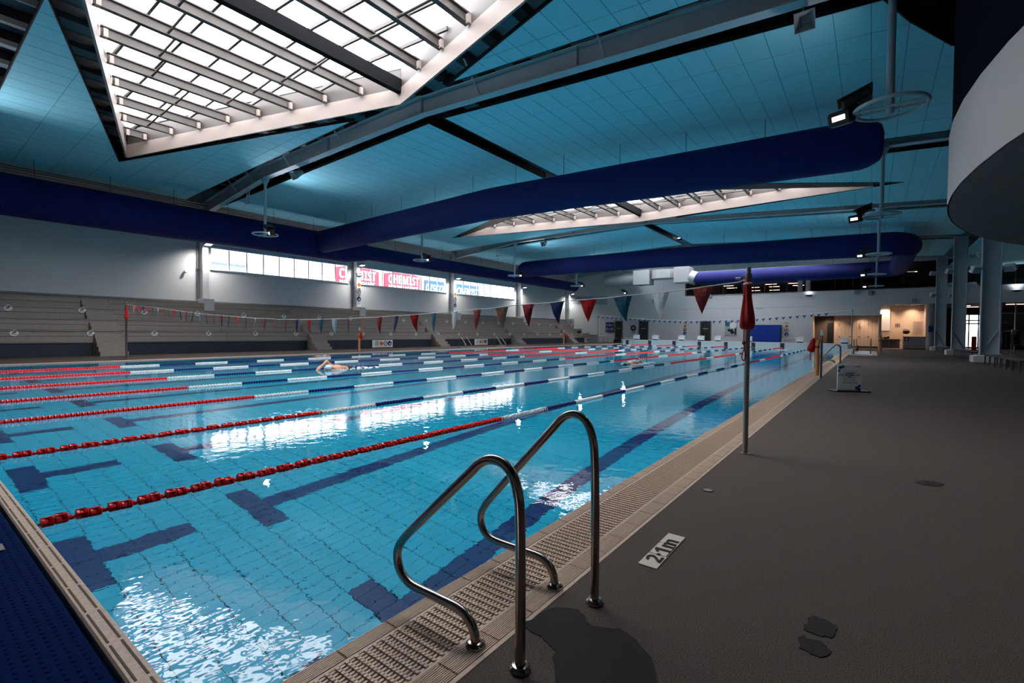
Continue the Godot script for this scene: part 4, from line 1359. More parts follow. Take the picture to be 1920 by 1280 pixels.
func counter_recess() -> void:
	var w := holder("wall_counter", "warm lit beige recess behind the service counter", "wall")
	part(w, "back_wall", MB.new().box(V(2.2, 2.0, 57.6), Vector3(3.6, 4.1, 0.1)), M.beige_wall)
	part(w, "side_wall", MB.new().box(V(0.5, 2.0, 56.4), Vector3(0.08, 4.1, 2.4)).box(V(3.8, 2.0, 56.4), Vector3(0.12, 4.1, 2.4)), M.beige_wall)
	part(w, "pale_panel", MB.new().box(V(0.95, 2.85, 57.5), Vector3(0.75, 2.4, 0.08)), M.wall)
	part(w, "recess_ceiling", MB.new().box(V(2.2, 4.05, 56.4), Vector3(3.4, 0.1, 2.4)), M.wall_grey)
	var t := MB.new()
	for i in 11:
		for j in 8: t.box(V(0.72 + 0.3 * i, 0.8 + 0.1 * j, 57.54), Vector3(0.29, 0.092, 0.02))
	tag(part(w, "splash_tiling", t, M.beige_wall), "", "", "", "stuff")
	var c := thing("service_counter", "grey fronted service counter in the warm lit recess", "counter", V(3.08, 0, 55.3))
	part(c, "front", MB.new().cbox(Vector3(0, 0.58, 0), Vector3(1.66, 1.0, 0.5), 0.01), M.wall_grey)
	part(c, "plinth", MB.new().box(Vector3(0, 0.04, -0.02), Vector3(1.66, 0.08, 0.46)), M.black)
	part(c, "top", MB.new().cbox(Vector3(0, 1.1, 0), Vector3(1.72, 0.05, 0.6), 0.01), M.rail_black)
	part(c, "cross_plate", MB.new().box(Vector3(-0.62, 0.9, 0.255), Vector3(0.3, 0.3, 0.01)), M.black)
	part(c, "cross_mark", MB.new().box(Vector3(-0.62, 0.9, 0.262), Vector3(0.18, 0.06, 0.01)).box(Vector3(-0.62, 0.9, 0.262), Vector3(0.06, 0.18, 0.01)), M.white)
	var s := thing("low_shelf", "low cream shelf unit with black items left of the counter", "shelf", V(1.35, 0, 55.8))
	part(s, "top", MB.new().cbox(Vector3(0, 0.86, 0), Vector3(1.4, 0.05, 0.5), 0.008), M.rail_black)
	part(s, "side_panel", MB.new().box(Vector3(-0.66, 0.42, 0), Vector3(0.06, 0.84, 0.48)).box(Vector3(-0.1, 0.42, 0), Vector3(0.04, 0.84, 0.48)), M.cream)
	part(s, "back_panel", MB.new().box(Vector3(0, 0.45, -0.22), Vector3(1.36, 0.8, 0.03)), M.cream)
	part(s, "shelf_board", MB.new().box(Vector3(0.3, 0.36, 0), Vector3(0.8, 0.05, 0.48)), M.cream)
	var g := solo("sorted_gear", MB.new().sphere(Vector3(0, 0.08, 0), Vector3(0.24, 0.1, 0.16), 10, 6).sphere(Vector3(0.2, 0.12, 0.05), Vector3(0.1, 0.12, 0.1), 8, 6), M.black, "small black heap of gear on top of the low shelf", "gear", V(1.0, 0.91, 55.8))
	var f := thing("first_aid_sign", "square black bordered cross sign on the warm lit back wall", "sign", V(1.9, 2.0, 57.54))
	part(f, "plate", MB.new().box(Vector3(0, 0.16, 0), Vector3(0.34, 0.34, 0.01)), M.black)
	part(f, "field", MB.new().box(Vector3(0, 0.16, 0.006), Vector3(0.26, 0.26, 0.01)), M.cream)
	part(f, "cross_mark", MB.new().box(Vector3(0, 0.16, 0.014), Vector3(0.18, 0.06, 0.01)).box(Vector3(0, 0.16, 0.014), Vector3(0.06, 0.18, 0.01)), M.ink)
	var b := thing("text_board", "pale board of small text lines right of the counter wall", "sign", V(3.35, 1.2, 57.53))
	part(b, "board", MB.new().box(Vector3(0, 0.65, 0), Vector3(0.72, 1.35, 0.01)), M.cream)
	for k in 11: part(b, "text_line", MB.new().box(Vector3(-0.02 + 0.04 * (k % 3), 1.22 - 0.105 * k, 0.008), Vector3(0.56 - 0.05 * (k % 3), 0.025, 0.006)), M.brown_wall)
	var h := thing("hung_bag", "black bag hung on a post beside the counter", "bag", V(2.35, 0, 56.1))
	part(h, "post", MB.new().tube([Vector3(-0.1, 0, 0), Vector3(-0.1, 1.75, 0)], 0.02, 6), M.red_ink)
	part(h, "bag_body", MB.new().sphere(Vector3(0.12, 1.55, 0.05), Vector3(0.26, 0.2, 0.16), 12, 8), M.black)
	part(h, "strap", MB.new().tube(smooth_path([Vector3(-0.1, 1.74, 0), Vector3(0.1, 1.78, 0.05), Vector3(0.3, 1.6, 0.05)], 4), 0.02, 5), M.black)
	var k := 0
	for d in [[0.95, 56.9], [1.75, 55.9], [2.9, 56.9], [3.2, 56.0]]:
		downlight(V(d[0], 3.99, d[1]), "recessed downlight over the service counter, %s from the left" % ORD[k], 4.0, V(d[0], 0.0, d[1] + 0.6))
		k += 1
	var cm := thing("security_camera", "white security camera on the right of the counter recess", "camera", V(3.72, 3.3, 56.0))
	part(cm, "camera_body", MB.new().cbox(Vector3(-0.18, 0, 0.1), Vector3(0.3, 0.1, 0.1), 0.02, Basis(Vector3.UP, 0.5)), M.white)
	part(cm, "bracket", MB.new().tube([Vector3(0, -0.02, 0), Vector3(-0.12, -0.04, 0.06)], 0.025, 6), M.white)
	var ex := thing("exit_sign", "small exit box under the ceiling beside the round column", "sign", V(4.1, 3.72, 54.8))
	part(ex, "case", MB.new().cbox(Vector3(0, 0, 0), Vector3(0.5, 0.24, 0.08), 0.01), M.rail_black)
	part(ex, "running_figure", MB.new().box(Vector3(0.02, 0, 0.045), Vector3(0.12, 0.14, 0.008)), M.white)
	var rc := holder("pillar", "round grey pillar between the counter recess and the side hall", "pillar")
	part(rc, "shaft", MB.new().tube([V(4.1, 0, 54.75), V(4.1, 4.0, 54.75)], 0.28, 24), M.wall_grey)
	part(rc, "notice", MB.new().box(V(4.02, 1.8, 54.455), Vector3(0.3, 0.55, 0.02)), M.blue_ink)


func gym() -> void:
	var w := holder("window_4", "long dark upstairs gym window across the far wall", "window")
	for i in 17:
		var x := -16.9 + 2.0 * i
		if x > 16.5: break
		part(w, "mullion", MB.new().box(V(x, 6.58, FAR_A), Vector3(0.06, 2.34, 0.1)), M.rail_black)
		if i < 16: part(w, "pane", MB.new().sheet(V(x + 1.0, 6.58, FAR_A + 0.02), Vector3(0.97, 0, 0), Vector3(0, 1.15, 0)), M.pane)
	struct("floor_gym", MB.new().box(V(0.0, 5.3, 66.2), Vector3(34.4, 0.16, 22.0)), M.lobby_dark, "dark upstairs gym floor", "floor")
	struct("ceiling_gym", MB.new().box(V(0.0, 7.78, 66.2), Vector3(34.4, 0.16, 22.0)), M.lobby_dark, "dark upstairs gym ceiling", "ceiling")
	struct("wall_gym", MB.new().box(V(0.0, 6.5, 77.2), Vector3(34.4, 2.6, 0.2)).box(V(-17.1, 6.5, 66.2), Vector3(0.2, 2.6, 22.0)).box(V(17.1, 6.5, 66.2), Vector3(0.2, 2.6, 22.0)), M.brown_wall, "brown back wall of the upstairs gym", "wall")
	var pl := holder("pillar_gym", "two pale round pillars behind the gym window", "pillar")
	for x in [-5.9, -5.2]: part(pl, "shaft", MB.new().tube([V(x, 5.38, 56.2), V(x, 7.7, 56.2)], 0.22, 16), M.wall)
	var k := 0
	for s in [[-15.2, 69.4], [-14.9, 66.0], [-13.4, 75.2], [-12.6, 70.0], [-11.0, 75.6], [-10.2, 70.1], [-10.1, 66.5], [-9.9, 62.2], [-7.5, 69.7], [-7.6, 66.5], [-7.6, 62.9], [-2.7, 63.4], [-0.1, 63.8], [2.8, 60.2]]:
		var l := thing("strip_light", "lit strip light under the gym ceiling, %s" % (["far left corner", "left, nearer the glass", "far back left", "back left of the middle", "rearmost of the middle row", "third in the middle row", "second in the middle row", "nearest in the middle row", "third in the right row", "second in the right row", "nearest in the right row", "right of the two pale pillars", "above the middle treadmills", "at the right end of the window"][k]), "light", V(s[0], 7.36, s[1]), "gym strip lights")
		part(l, "casing", MB.new().box(Vector3(0, 0.06, 0), Vector3(1.3, 0.08, 0.14)), M.rail_black)
		part(l, "tube", MB.new().box(Vector3(0, 0.005, 0), Vector3(1.25, 0.03, 0.1)), M.strip_warm)
		k += 1
	var proto: Node3D
	for i in 9:
		var x := [-15.2, -13.3, -11.6, -9.8, -8.0, -3.6, -1.9, -0.2, 2.6][i] as float
		var label := "dark treadmill behind the gym window, %s from the left" % ORD[i]
		if proto: copy(proto, V(x, 5.38, 56.6 + 0.35 * (i % 2)), label)
		else:
			proto = thing("treadmill", label, "treadmill", V(x, 5.38, 56.6), "gym machines behind the window")
			part(proto, "running_deck", MB.new().cbox(Vector3(0, 0.1, 0), Vector3(0.75, 0.2, 1.6), 0.03), M.black)
			for s in [-0.34, 0.34]: part(proto, "upright", MB.new().tube([Vector3(s, 0.1, 0.5), Vector3(s, 1.3, 0.65)], 0.05, 6), M.black)
			part(proto, "console", MB.new().cbox(Vector3(0, 1.35, 0.62), Vector3(0.72, 0.45, 0.12), 0.03, Basis(Vector3.RIGHT, -0.3)), M.black)
			part(proto, "hand_rail", MB.new().tube([Vector3(-0.34, 0.95, 0.5), Vector3(-0.34, 0.95, -0.3)], 0.035, 6), M.black)
			part(proto, "hand_rail", MB.new().tube([Vector3(0.34, 0.95, 0.5), Vector3(0.34, 0.95, -0.3)], 0.035, 6), M.black)


func floodlight(at: Vector3, turn: float, tilt: float, label: String) -> void:
	var f := thing("column_floodlight", label, "light", at, "floodlights on the hall columns")
	var b := Basis(Vector3.UP, turn) * Basis(Vector3.RIGHT, tilt)
	part(f, "body", MB.new().cbox(Vector3.ZERO, Vector3(0.4, 0.34, 0.22), 0.03), M.white, Vector3.ZERO, b)
	part(f, "visor", MB.new().box(Vector3(0, 0.0, 0.115), Vector3(0.34, 0.28, 0.01)), M.facade_grey, Vector3.ZERO, b)
	part(f, "yoke", MB.new().tube([Vector3(-0.22, 0, 0), Vector3(-0.22, -0.05, -0.2), Vector3(0.22, -0.05, -0.2), Vector3(0.22, 0, 0)], 0.018, 5), M.dull_steel, Vector3.ZERO, b)


func lobby() -> void:
	var names := ["nearest", "middle", "farthest"]
	for i in 3:
		var a: float = FRAMES[i + 3]
		var c := holder("column", "%s of the three big white columns on plinths beside the deck" % names[i], "column")
		part(c, "plinth", MB.new().cbox(V(4.4, 0.16, a + 0.1), Vector3(1.15, 0.32, 1.1), 0.02), M.wall)
		part(c, "base_plate", MB.new().cbox(V(4.42, 0.335, a), Vector3(0.95, 0.03, 0.6), 0.005), M.white)
		part(c, "web", MB.new().box(V(4.42, 3.95, a), Vector3(0.62, 7.2, 0.03)), M.frame_paint)
		for s in [-0.32, 0.32]: part(c, "flange", MB.new().cbox(V(4.42 + s, 3.95, a), Vector3(0.035, 7.2, 0.34), 0.006), M.frame_paint)
		part(c, "stiffener", MB.new().box(V(4.42, 5.0, a - 0.03), Vector3(0.62, 0.03, 0.1)), M.frame_paint)
		var sg := 1.0 if i == 0 else -1.0
		part(c, "strap_brace", MB.new().tube([V(4.42 - 0.28 * sg, 0.38, a - 0.06), V(4.42 + 0.28 * sg, 1.55, a - 0.06)], 0.025, 6), M.dull_steel)
		for s in [-0.38, 0.38]: part(c, "anchor_bolt", MB.new().tube([V(4.42 + s, 0.34, a - 0.2), V(4.42 + s, 0.42, a - 0.2)], 0.025, 6), M.white)
	var fl := [[3.86, 4.4, 31.4, 0.6], [5.0, 4.4, 31.4, -0.6], [5.05, 6.3, 41.6, -0.7], [5.0, 4.45, 41.6, -0.5], [3.9, 5.4, 41.6, 0.6], [3.85, 6.3, 51.8, 0.5], [5.0, 5.3, 51.8, -0.5], [5.0, 4.5, 51.8, 0.4], [3.88, 4.55, 51.8, 0.7]]
	for i in fl.size():
		var col: String = names[0] if i < 2 else (names[1] if i < 5 else names[2])
		var hgt: String = ["pool side", "far side", "top far side", "lower far side", "pool side", "top pool side", "middle far side", "lowest far side", "lower pool side"][i]
		floodlight(V(fl[i][0], fl[i][1], fl[i][2]), fl[i][3], 0.5, "white floodlight on the %s big column, %s" % [col, hgt])
	# benches between the columns
	for b in [[23.0, 29.6, "long dark bench in front of the nearest big column"], [34.2, 39.6, "dark bench between the nearest and middle big columns"], [44.6, 49.8, "dark bench between the middle and farthest big columns"]]:
		var m: float = (b[0] + b[1]) / 2
		var l: float = b[1] - b[0]
		var t := thing("bench", b[2], "bench", V(4.2, 0, m), "benches along the columns")
		for k in 3: part(t, "seat_slat", MB.new().cbox(Vector3(-0.16 + 0.16 * k, 0.42, 0), Vector3(0.145, 0.04, l), 0.008), M.wood_bench)
		for i in 7:
			var z := lerpf(-l / 2 + 0.2, l / 2 - 0.2, i / 6.0)
			for s in [-0.19, 0.19]: part(t, "leg", MB.new().box(Vector3(s, 0.2, z), Vector3(0.05, 0.4, 0.05)), M.dull_steel)
			part(t, "cross_bar", MB.new().box(Vector3(0, 0.38, z), Vector3(0.4, 0.04, 0.05)), M.dull_steel)
	# side hall beyond the far wall: dark lobby with a glazed entrance
	struct("ceiling_lobby", MB.new().box(V(10.7, 4.05, 60.0), Vector3(12.6, 0.12, 9.8)), M.lobby_dark, "dark lobby ceiling", "ceiling")
	var lw := holder("wall_lobby", "dark lobby wall around the bright glazed entrance", "wall")
	for b in [[4.4, 7.2, 0.0, 4.1], [8.75, 17.0, 0.0, 4.1], [7.2, 8.75, 3.4, 4.1]]:
		part(lw, "wall_panel", MB.new().box(V((b[0] + b[1]) / 2, (b[2] + b[3]) / 2, 64.9), Vector3(b[1] - b[0], b[3] - b[2], 0.2)), M.lobby_dark)
	part(lw, "side_wall", MB.new().box(V(4.42, 2.0, 60.0), Vector3(0.1, 4.1, 9.6)), M.beige_wall)
	var dr := holder("door_4", "glazed entrance doors of the lobby, bright with daylight", "door")
	for x in [7.24, 7.62, 8.3, 8.7]: part(dr, "door_stile", MB.new().box(V(x, 1.7, 64.85), Vector3(0.1, 3.4, 0.1)), M.brown_wall)
	for y in [0.1, 2.45, 2.75, 3.35]: part(dr, "door_rail", MB.new().box(V(7.97, y, 64.85), Vector3(1.5, 0.14, 0.1)), M.brown_wall)
	for p in [[7.43, 0.28], [7.96, 0.58], [8.5, 0.3]]:
		for h in [[1.28, 2.2], [3.05, 0.46]]: part(dr, "pane", MB.new().sheet(V(p[0], h[0], 64.86), Vector3(p[1] / 2, 0, 0), Vector3(0, h[1] / 2, 0)), M.pane)
	struct("street_ground", MB.new().box(V(8.0, -0.1, 75.0), Vector3(30.0, 0.2, 20.0)), M.facade_white, "pale paving outside the lobby entrance", "street")
	var rs := thing("red_stand", "slim red stand in front of the bright lobby entrance", "stand", V(6.95, 0, 56.2))
	part(rs, "column_body", MB.new().cbox(Vector3(0, 0.6, 0), Vector3(0.3, 1.2, 0.3), 0.03), M.red_ink)
	part(rs, "foot", MB.new().cbox(Vector3(0, 0.03, 0), Vector3(0.5, 0.06, 0.4), 0.01), M.rail_black)
	for i in 4:
		var l := thing("lobby_light", "%s lit strip under the dark lobby ceiling" % ORD[i], "light", V([6.3, 7.2, 9.5, 11.0][i], 3.9, [58.0, 61.0, 57.0, 59.0][i]), "lobby strip lights")
		part(l, "casing", MB.new().box(Vector3(0, 0.05, 0), Vector3(1.2, 0.06, 0.12)), M.rail_black)
		part(l, "tube", MB.new().box(Vector3(0, 0.01, 0), Vector3(1.15, 0.03, 0.09)), M.strip_warm)
	var sg := holder("window_5", "dark shop glazing at the right end of the far wall", "window")
	for x in [8.35, 9.15, 11.2, 13.2]: part(sg, "mullion", MB.new().box(V(x, 1.95, 54.9), Vector3(0.07, 3.9, 0.1)), M.dull_steel)
	part(sg, "transom", MB.new().box(V(11.5, 3.1, 54.9), Vector3(6.3, 0.06, 0.1)), M.dull_steel)
	for x in [8.75, 10.2, 12.2]: part(sg, "pane", MB.new().sheet(V(x, 1.55, 54.92), Vector3(0.375 if x < 9 else 0.975, 0, 0), Vector3(0, 1.5, 0)), M.pane)
	var r := thing("clothes_rack", "round rack of black garments in front of the shop glazing", "clothes rack", V(7.35, 0, 45.0))
	part(r, "post", MB.new().tube([Vector3(0, 0, 0), Vector3(0, 1.7, 0)], 0.025, 6), M.dull_steel)
	part(r, "foot", MB.new().lathe([Vector2(0, 0.03), Vector2(0.25, 0.0)], 14), M.dull_steel)
	part(r, "ring", MB.new().torus(Vector3(0, 1.6, 0), 0.3, 0.015, 20, 5), M.dull_steel)
	for i in 8:
		var t := TAU * i / 8
		part(r, "garment", MB.new().cbox(Vector3(cos(t) * 0.3, 1.05 + 0.06 * (i % 3), sin(t) * 0.3), Vector3(0.3, 1.0 - 0.1 * (i % 3), 0.06), 0.03, Basis(Vector3.UP, -t)), M.black)
	part(r, "pale_garment", MB.new().cbox(Vector3(0.05, 1.5, 0.32), Vector3(0.2, 0.35, 0.04), 0.015), M.wall_grey)


func float_profile(len: float) -> Array:
	var h := len / 2
	return [Vector2(0.012, -h), Vector2(0.036, -h), Vector2(0.043, -h * 0.8), Vector2(0.040, -h * 0.35), Vector2(0.030, -h * 0.1), Vector2(0.031, h * 0.1), Vector2(0.038, h * 0.45), Vector2(0.041, h * 0.9), Vector2(0.030, h), Vector2(0.012, h)]


func lane_ropes() -> void:
	var along := Basis(Vector3.RIGHT, PI / 2)
	var disc := MB.new().lathe(float_profile(0.064), 14, Transform3D(along, Vector3.ZERO))
	for k in 6:   # wave breaking fins
		var t := TAU * k / 6
		disc.box(Vector3(cos(t) * 0.036, sin(t) * 0.036, 0.004), Vector3(0.018, 0.004, 0.052), Basis(Vector3.BACK, t))
	var disc_mesh := disc.done()
	var ball := MB.new().sphere(Vector3.ZERO, Vector3(0.021, 0.021, 0.017), 10, 6).done()
	var runs := {}
	var ends := [5.35, 3.95, 4.17, 3.97, 4.38, 4.28, 4.72]
	var mids := [[21.3, 31.3], [19.7, 31.4], [19.5, 31.0], [19.5, 31.0], [19.8, 31.0], [20.0, 31.5], [20.0, 31.5]]
	for r in 7:
		var x: float = ROPES[r]
		var label := "lane rope of red, white and blue floats, %s from the grab rails" % ORD[r]
		var t := thing("lane_rope", label, "lane rope", V(x, WATER_Y + 0.008, POOL_A0), "lane ropes")
		part(t, "cable", MB.new().tube([V(0, 0, 0.0), V(0, 0, 49.98)], 0.006, 5), M.cable)
		# colour by distance from the bulkhead
		var seg := []
		var a := POOL_A0 + 0.015
		var stops := []
		var e: float = ends[r]
		stops.append([a, e, "rope_red"])
		var q := e
		var white := true
		while q < mids[r][0] - 0.3:
			var n2: float = minf(q + 1.07, mids[r][0])
			stops.append([q, n2, "rope_white" if white else "rope_blue"])
			white = not white
			q = n2
		stops.append([q, 25.0, "rope_red"]); stops.append([25.0, 26.4, "rope_white"]); stops.append([26.4, mids[r][1], "rope_red"])
		q = mids[r][1]
		white = true
		while q < 45.2:
			stops.append([q, q + 1.07, "rope_white" if white else "rope_blue"])
			white = not white
			q += 1.07
		stops.append([q, POOL_A1 - 0.2, "rope_red"])
		var single_to := 6.4 if r == 0 else (3.9 if r == 1 else 0.0)
		for s in stops:
			var p: float = s[0]
			if s[0] < single_to:
				while p < s[1] - 0.05:
					if s[2] == "rope_red" or r < 1:
						part(t, "rope_float", disc_mesh, M[s[2]], V(0, rng.randf_range(-0.004, 0.004), p + 0.033 - POOL_A0), Basis(Vector3.BACK, rng.randf() * TAU))
						part(t, "rope_float", disc_mesh, M[s[2]], V(0, rng.randf_range(-0.004, 0.004), p + 0.1 - POOL_A0), Basis(Vector3.BACK, rng.randf() * TAU))
						if p < 3.6: part(t, "spacer_ball", ball, M[s[2]], V(0, 0, p + 0.151 - POOL_A0))
						else: part(t, "rope_float", disc_mesh, M[s[2]], V(0, 0, p + 0.15 - POOL_A0))
					p += 0.17
				continue
			while p < s[1] - 0.02:
				var l := minf(1.07, s[1] - p)
				var n := maxi(1, int(round(l / 0.0595)))
				if not runs.has(n):
					var mb := MB.new()
					for k in n: mb.lathe([Vector2(0.012, -0.028), Vector2(0.042, -0.024), Vector2(0.045, -0.008), Vector2(0.024, 0.008), Vector2(0.040, 0.026), Vector2(0.012, 0.028)], 8, Transform3D(along, V(0, 0, 0.03 + 0.0595 * k)))
					runs[n] = mb.done()
				tag(part(t, "float_run", runs[n], M[s[2]], V(0, 0, p - POOL_A0)), "", "", "", "stuff")
				p += l


func grab_rail(label: String, a: float, pts: Array, r := 0.0195) -> void:
	var path := []
	for p in pts: path.append(V(p[0] + 1.0, p[1], 0))
	var t := thing("grab_rail", label, "grab rail", V(-1.0, 0, a), "pool grab rails")
	part(t, "rail_tube", MB.new().tube(smooth_path(path, 7), r, 20), M.steel)
	for p in [pts[0], pts[-1]]:
		part(t, "base_flange", MB.new().lathe([Vector2(0.02, 0.02), Vector2(0.03, 0.018), Vector2(0.04, 0.008), Vector2(0.041, 0.0)], 24), M.steel, V(p[0] + 1.0, 0.003, 0))


func ladder(at: Vector3, s: float, label: String) -> void:   # a pair of bent rails; s is the side of the water
	var t := thing("pool_ladder", label, "pool ladder", at)
	for z in [-0.28, 0.28]:
		var p := [Vector3(0, 0, z), Vector3(0, 0.62, z), Vector3(0.03 * s, 0.74, z), Vector3(0.13 * s, 0.8, z), Vector3(0.24 * s, 0.74, z), Vector3(0.62 * s, 0.3, z), Vector3(0.68 * s, 0.2, z), Vector3(0.6 * s, 0.12, z), Vector3(0.32 * s, 0.12, z), Vector3(0.22 * s, 0.06, z), Vector3(0.2 * s, 0, z)]
		part(t, "rail_tube", MB.new().tube(smooth_path(p, 4), 0.021, 8), M.steel)


func rails() -> void:
	grab_rail("polished steel grab rail at the water's edge, the nearer of the pair", 1.42, [[-1.015, 0.0], [-1.016, 0.2], [-1.018, 0.4], [-1.022, 0.56], [-1.03, 0.64], [-1.055, 0.71], [-1.1, 0.75], [-1.16, 0.758], [-1.215, 0.735], [-1.27, 0.685], [-1.4, 0.565], [-1.55, 0.425], [-1.655, 0.325], [-1.7, 0.265], [-1.708, 0.215], [-1.69, 0.165], [-1.645, 0.132], [-1.59, 0.12], [-1.45, 0.12], [-1.335, 0.118], [-1.28, 0.1], [-1.247, 0.065], [-1.236, 0.03], [-1.234, 0.0]])
	grab_rail("polished steel grab rail at the water's edge, the farther of the pair", 1.985, [[-0.999, 0.0], [-1.001, 0.3], [-1.004, 0.5], [-1.009, 0.66], [-1.02, 0.755], [-1.05, 0.825], [-1.1, 0.86], [-1.15, 0.855], [-1.195, 0.825], [-1.24, 0.775], [-1.4, 0.6], [-1.55, 0.435], [-1.645, 0.328], [-1.685, 0.268], [-1.694, 0.22], [-1.68, 0.173], [-1.64, 0.14], [-1.58, 0.128], [-1.44, 0.127], [-1.315, 0.126], [-1.26, 0.106], [-1.228, 0.07], [-1.218, 0.03], [-1.216, 0.0]])
	ladder(V(-1.08, 0, 25.2), -1.0, "steel pool ladder on the deck edge behind the freestanding sign")
	ladder(V(-22.85, 0, 24.6), 1.0, "steel pool ladder below the stand, the nearer of two")
	ladder(V(-22.85, 0, 28.5), 1.0, "steel pool ladder below the stand, the farther of two")
	ladder(V(-22.2, 0, 51.4), 1.0, "steel hand rails at the far corner under the coiled hose")


func string_at(x: float) -> Vector3:
	var k := [[-1.14, 1.79], [-1.44, 1.76], [-1.97, 1.715], [-2.42, 1.69], [-2.94, 1.665], [-3.42, 1.645], [-3.86, 1.63], [-4.32, 1.60], [-4.77, 1.575], [-5.26, 1.55], [-6.19, 1.515], [-7.15, 1.485], [-8.06, 1.465], [-9.41, 1.455], [-10.62, 1.47], [-11.9, 1.51], [-13.32, 1.575], [-15.04, 1.66], [-17.07, 1.80], [-19.4, 1.96], [-21.71, 2.10]]
	var y := 1.79
	for i in k.size() - 1:
		if x <= k[i][0] and x >= k[i + 1][0]: y = lerpf(k[i][1], k[i + 1][1], (x - k[i][0]) / (k[i + 1][0] - k[i][0]))
	var s := lerpf(1.0, 1.055, (x + 1.14) / -20.57)
	return V(x * s, 1.25 + (y - 1.25) * s, 5.47 * s)


func pennant(w: float, h: float, bend: float, curl: float) -> ArrayMesh:
	var mb := MB.new()
	var rows := 6
	for side in [0.0025, -0.0025]:
		for i in rows:
			for j in 4:
				var q := []
				for st in [[i, j], [i + 1, j], [i + 1, j + 1], [i, j + 1]]:
					var t: float = float(st[0]) / rows
					var u: float = (st[1] / 4.0 - 0.5) * w * (1.0 - t)
					q.append(Vector3(u + curl * t * t * 0.3 * w, -h * t, bend * t * t + 0.02 * sin(u * 18.0 + t * 3.0) * (1.0 - t) + side))
				mb.flat(q[0], q[1], q[2], Vector3(0, 0, side)); mb.flat(q[0], q[2], q[3], Vector3(0, 0, side))
	return mb.done()


func red_bag(parent: Node, at: Vector3, s: float) -> void:
	var prof := []
	for p in [[0.018, 0.0], [0.034, -0.01], [0.037, -0.08], [0.038, -0.18], [0.046, -0.26], [0.058, -0.33], [0.068, -0.40], [0.073, -0.45], [0.07, -0.49], [0.052, -0.515], [0.0, -0.52]]: prof.append(Vector2(p[0] * s, p[1] * s))
	var mb := MB.new()
	var seg := 40
	for i in prof.size() - 1:   # a gathered cloth sack: folds deepen towards the neck
		for k in seg:
			var q := []
			for st in [[i, k], [i, k + 1], [i + 1, k + 1], [i + 1, k]]:
				var p: Vector2 = prof[st[0]]
				var a: float = TAU * st[1] / seg
				var fold: float = 1.0 + 0.16 * sin(a * 5.0 + st[0] * 0.4) * clampf(1.0 - absf(st[0] - 4.0) / 5.0, 0.15, 1.0)
				q.append(Vector3(cos(a) * p.x * fold, p.y, sin(a) * p.x * fold))
			var ns := []
			for st in [[i, k], [i, k + 1], [i + 1, k + 1], [i + 1, k]]:
				var a: float = TAU * st[1] / seg
				var w: float = clampf(1.0 - absf(st[0] - 4.0) / 5.0, 0.15, 1.0)
				var tilt: float = -0.8 * cos(a * 5.0 + st[0] * 0.4) * w
				var down: float = [0.6, 0.3, 0.0, -0.1, 0.15, 0.2, 0.15, 0.0, -0.4, -1.2, -6.0][st[0]]
				ns.append((Vector3(cos(a) - sin(a) * tilt, down, sin(a) + cos(a) * tilt)).normalized())
			mb.tri(q[0], q[2], q[1], ns[0], ns[2], ns[1]); mb.tri(q[0], q[3], q[2], ns[0], ns[3], ns[2])
	part(parent, "bag_cloth", mb, M.bag_red, at)
	var d := at + Vector3(-0.02 * s, -0.51 * s, 0.03 * s)
	part(parent, "cord", MB.new().tube(smooth_path([d, d + Vector3(0, -0.14, 0) * s, d + Vector3(0.004, -0.2, 0) * s, d + Vector3(-0.016, -0.29, 0) * s, d + Vector3(0.0, -0.33, 0) * s, d + Vector3(0.018, -0.29, 0) * s, d + Vector3(0.003, -0.16, 0) * s], 5), 0.006 * s, 6), M.bag_red)
	part(parent, "cord_knot", MB.new().sphere(d + Vector3(0, -0.145, 0) * s, Vector3(0.018, 0.022, 0.018) * s, 8, 6), M.bag_red)


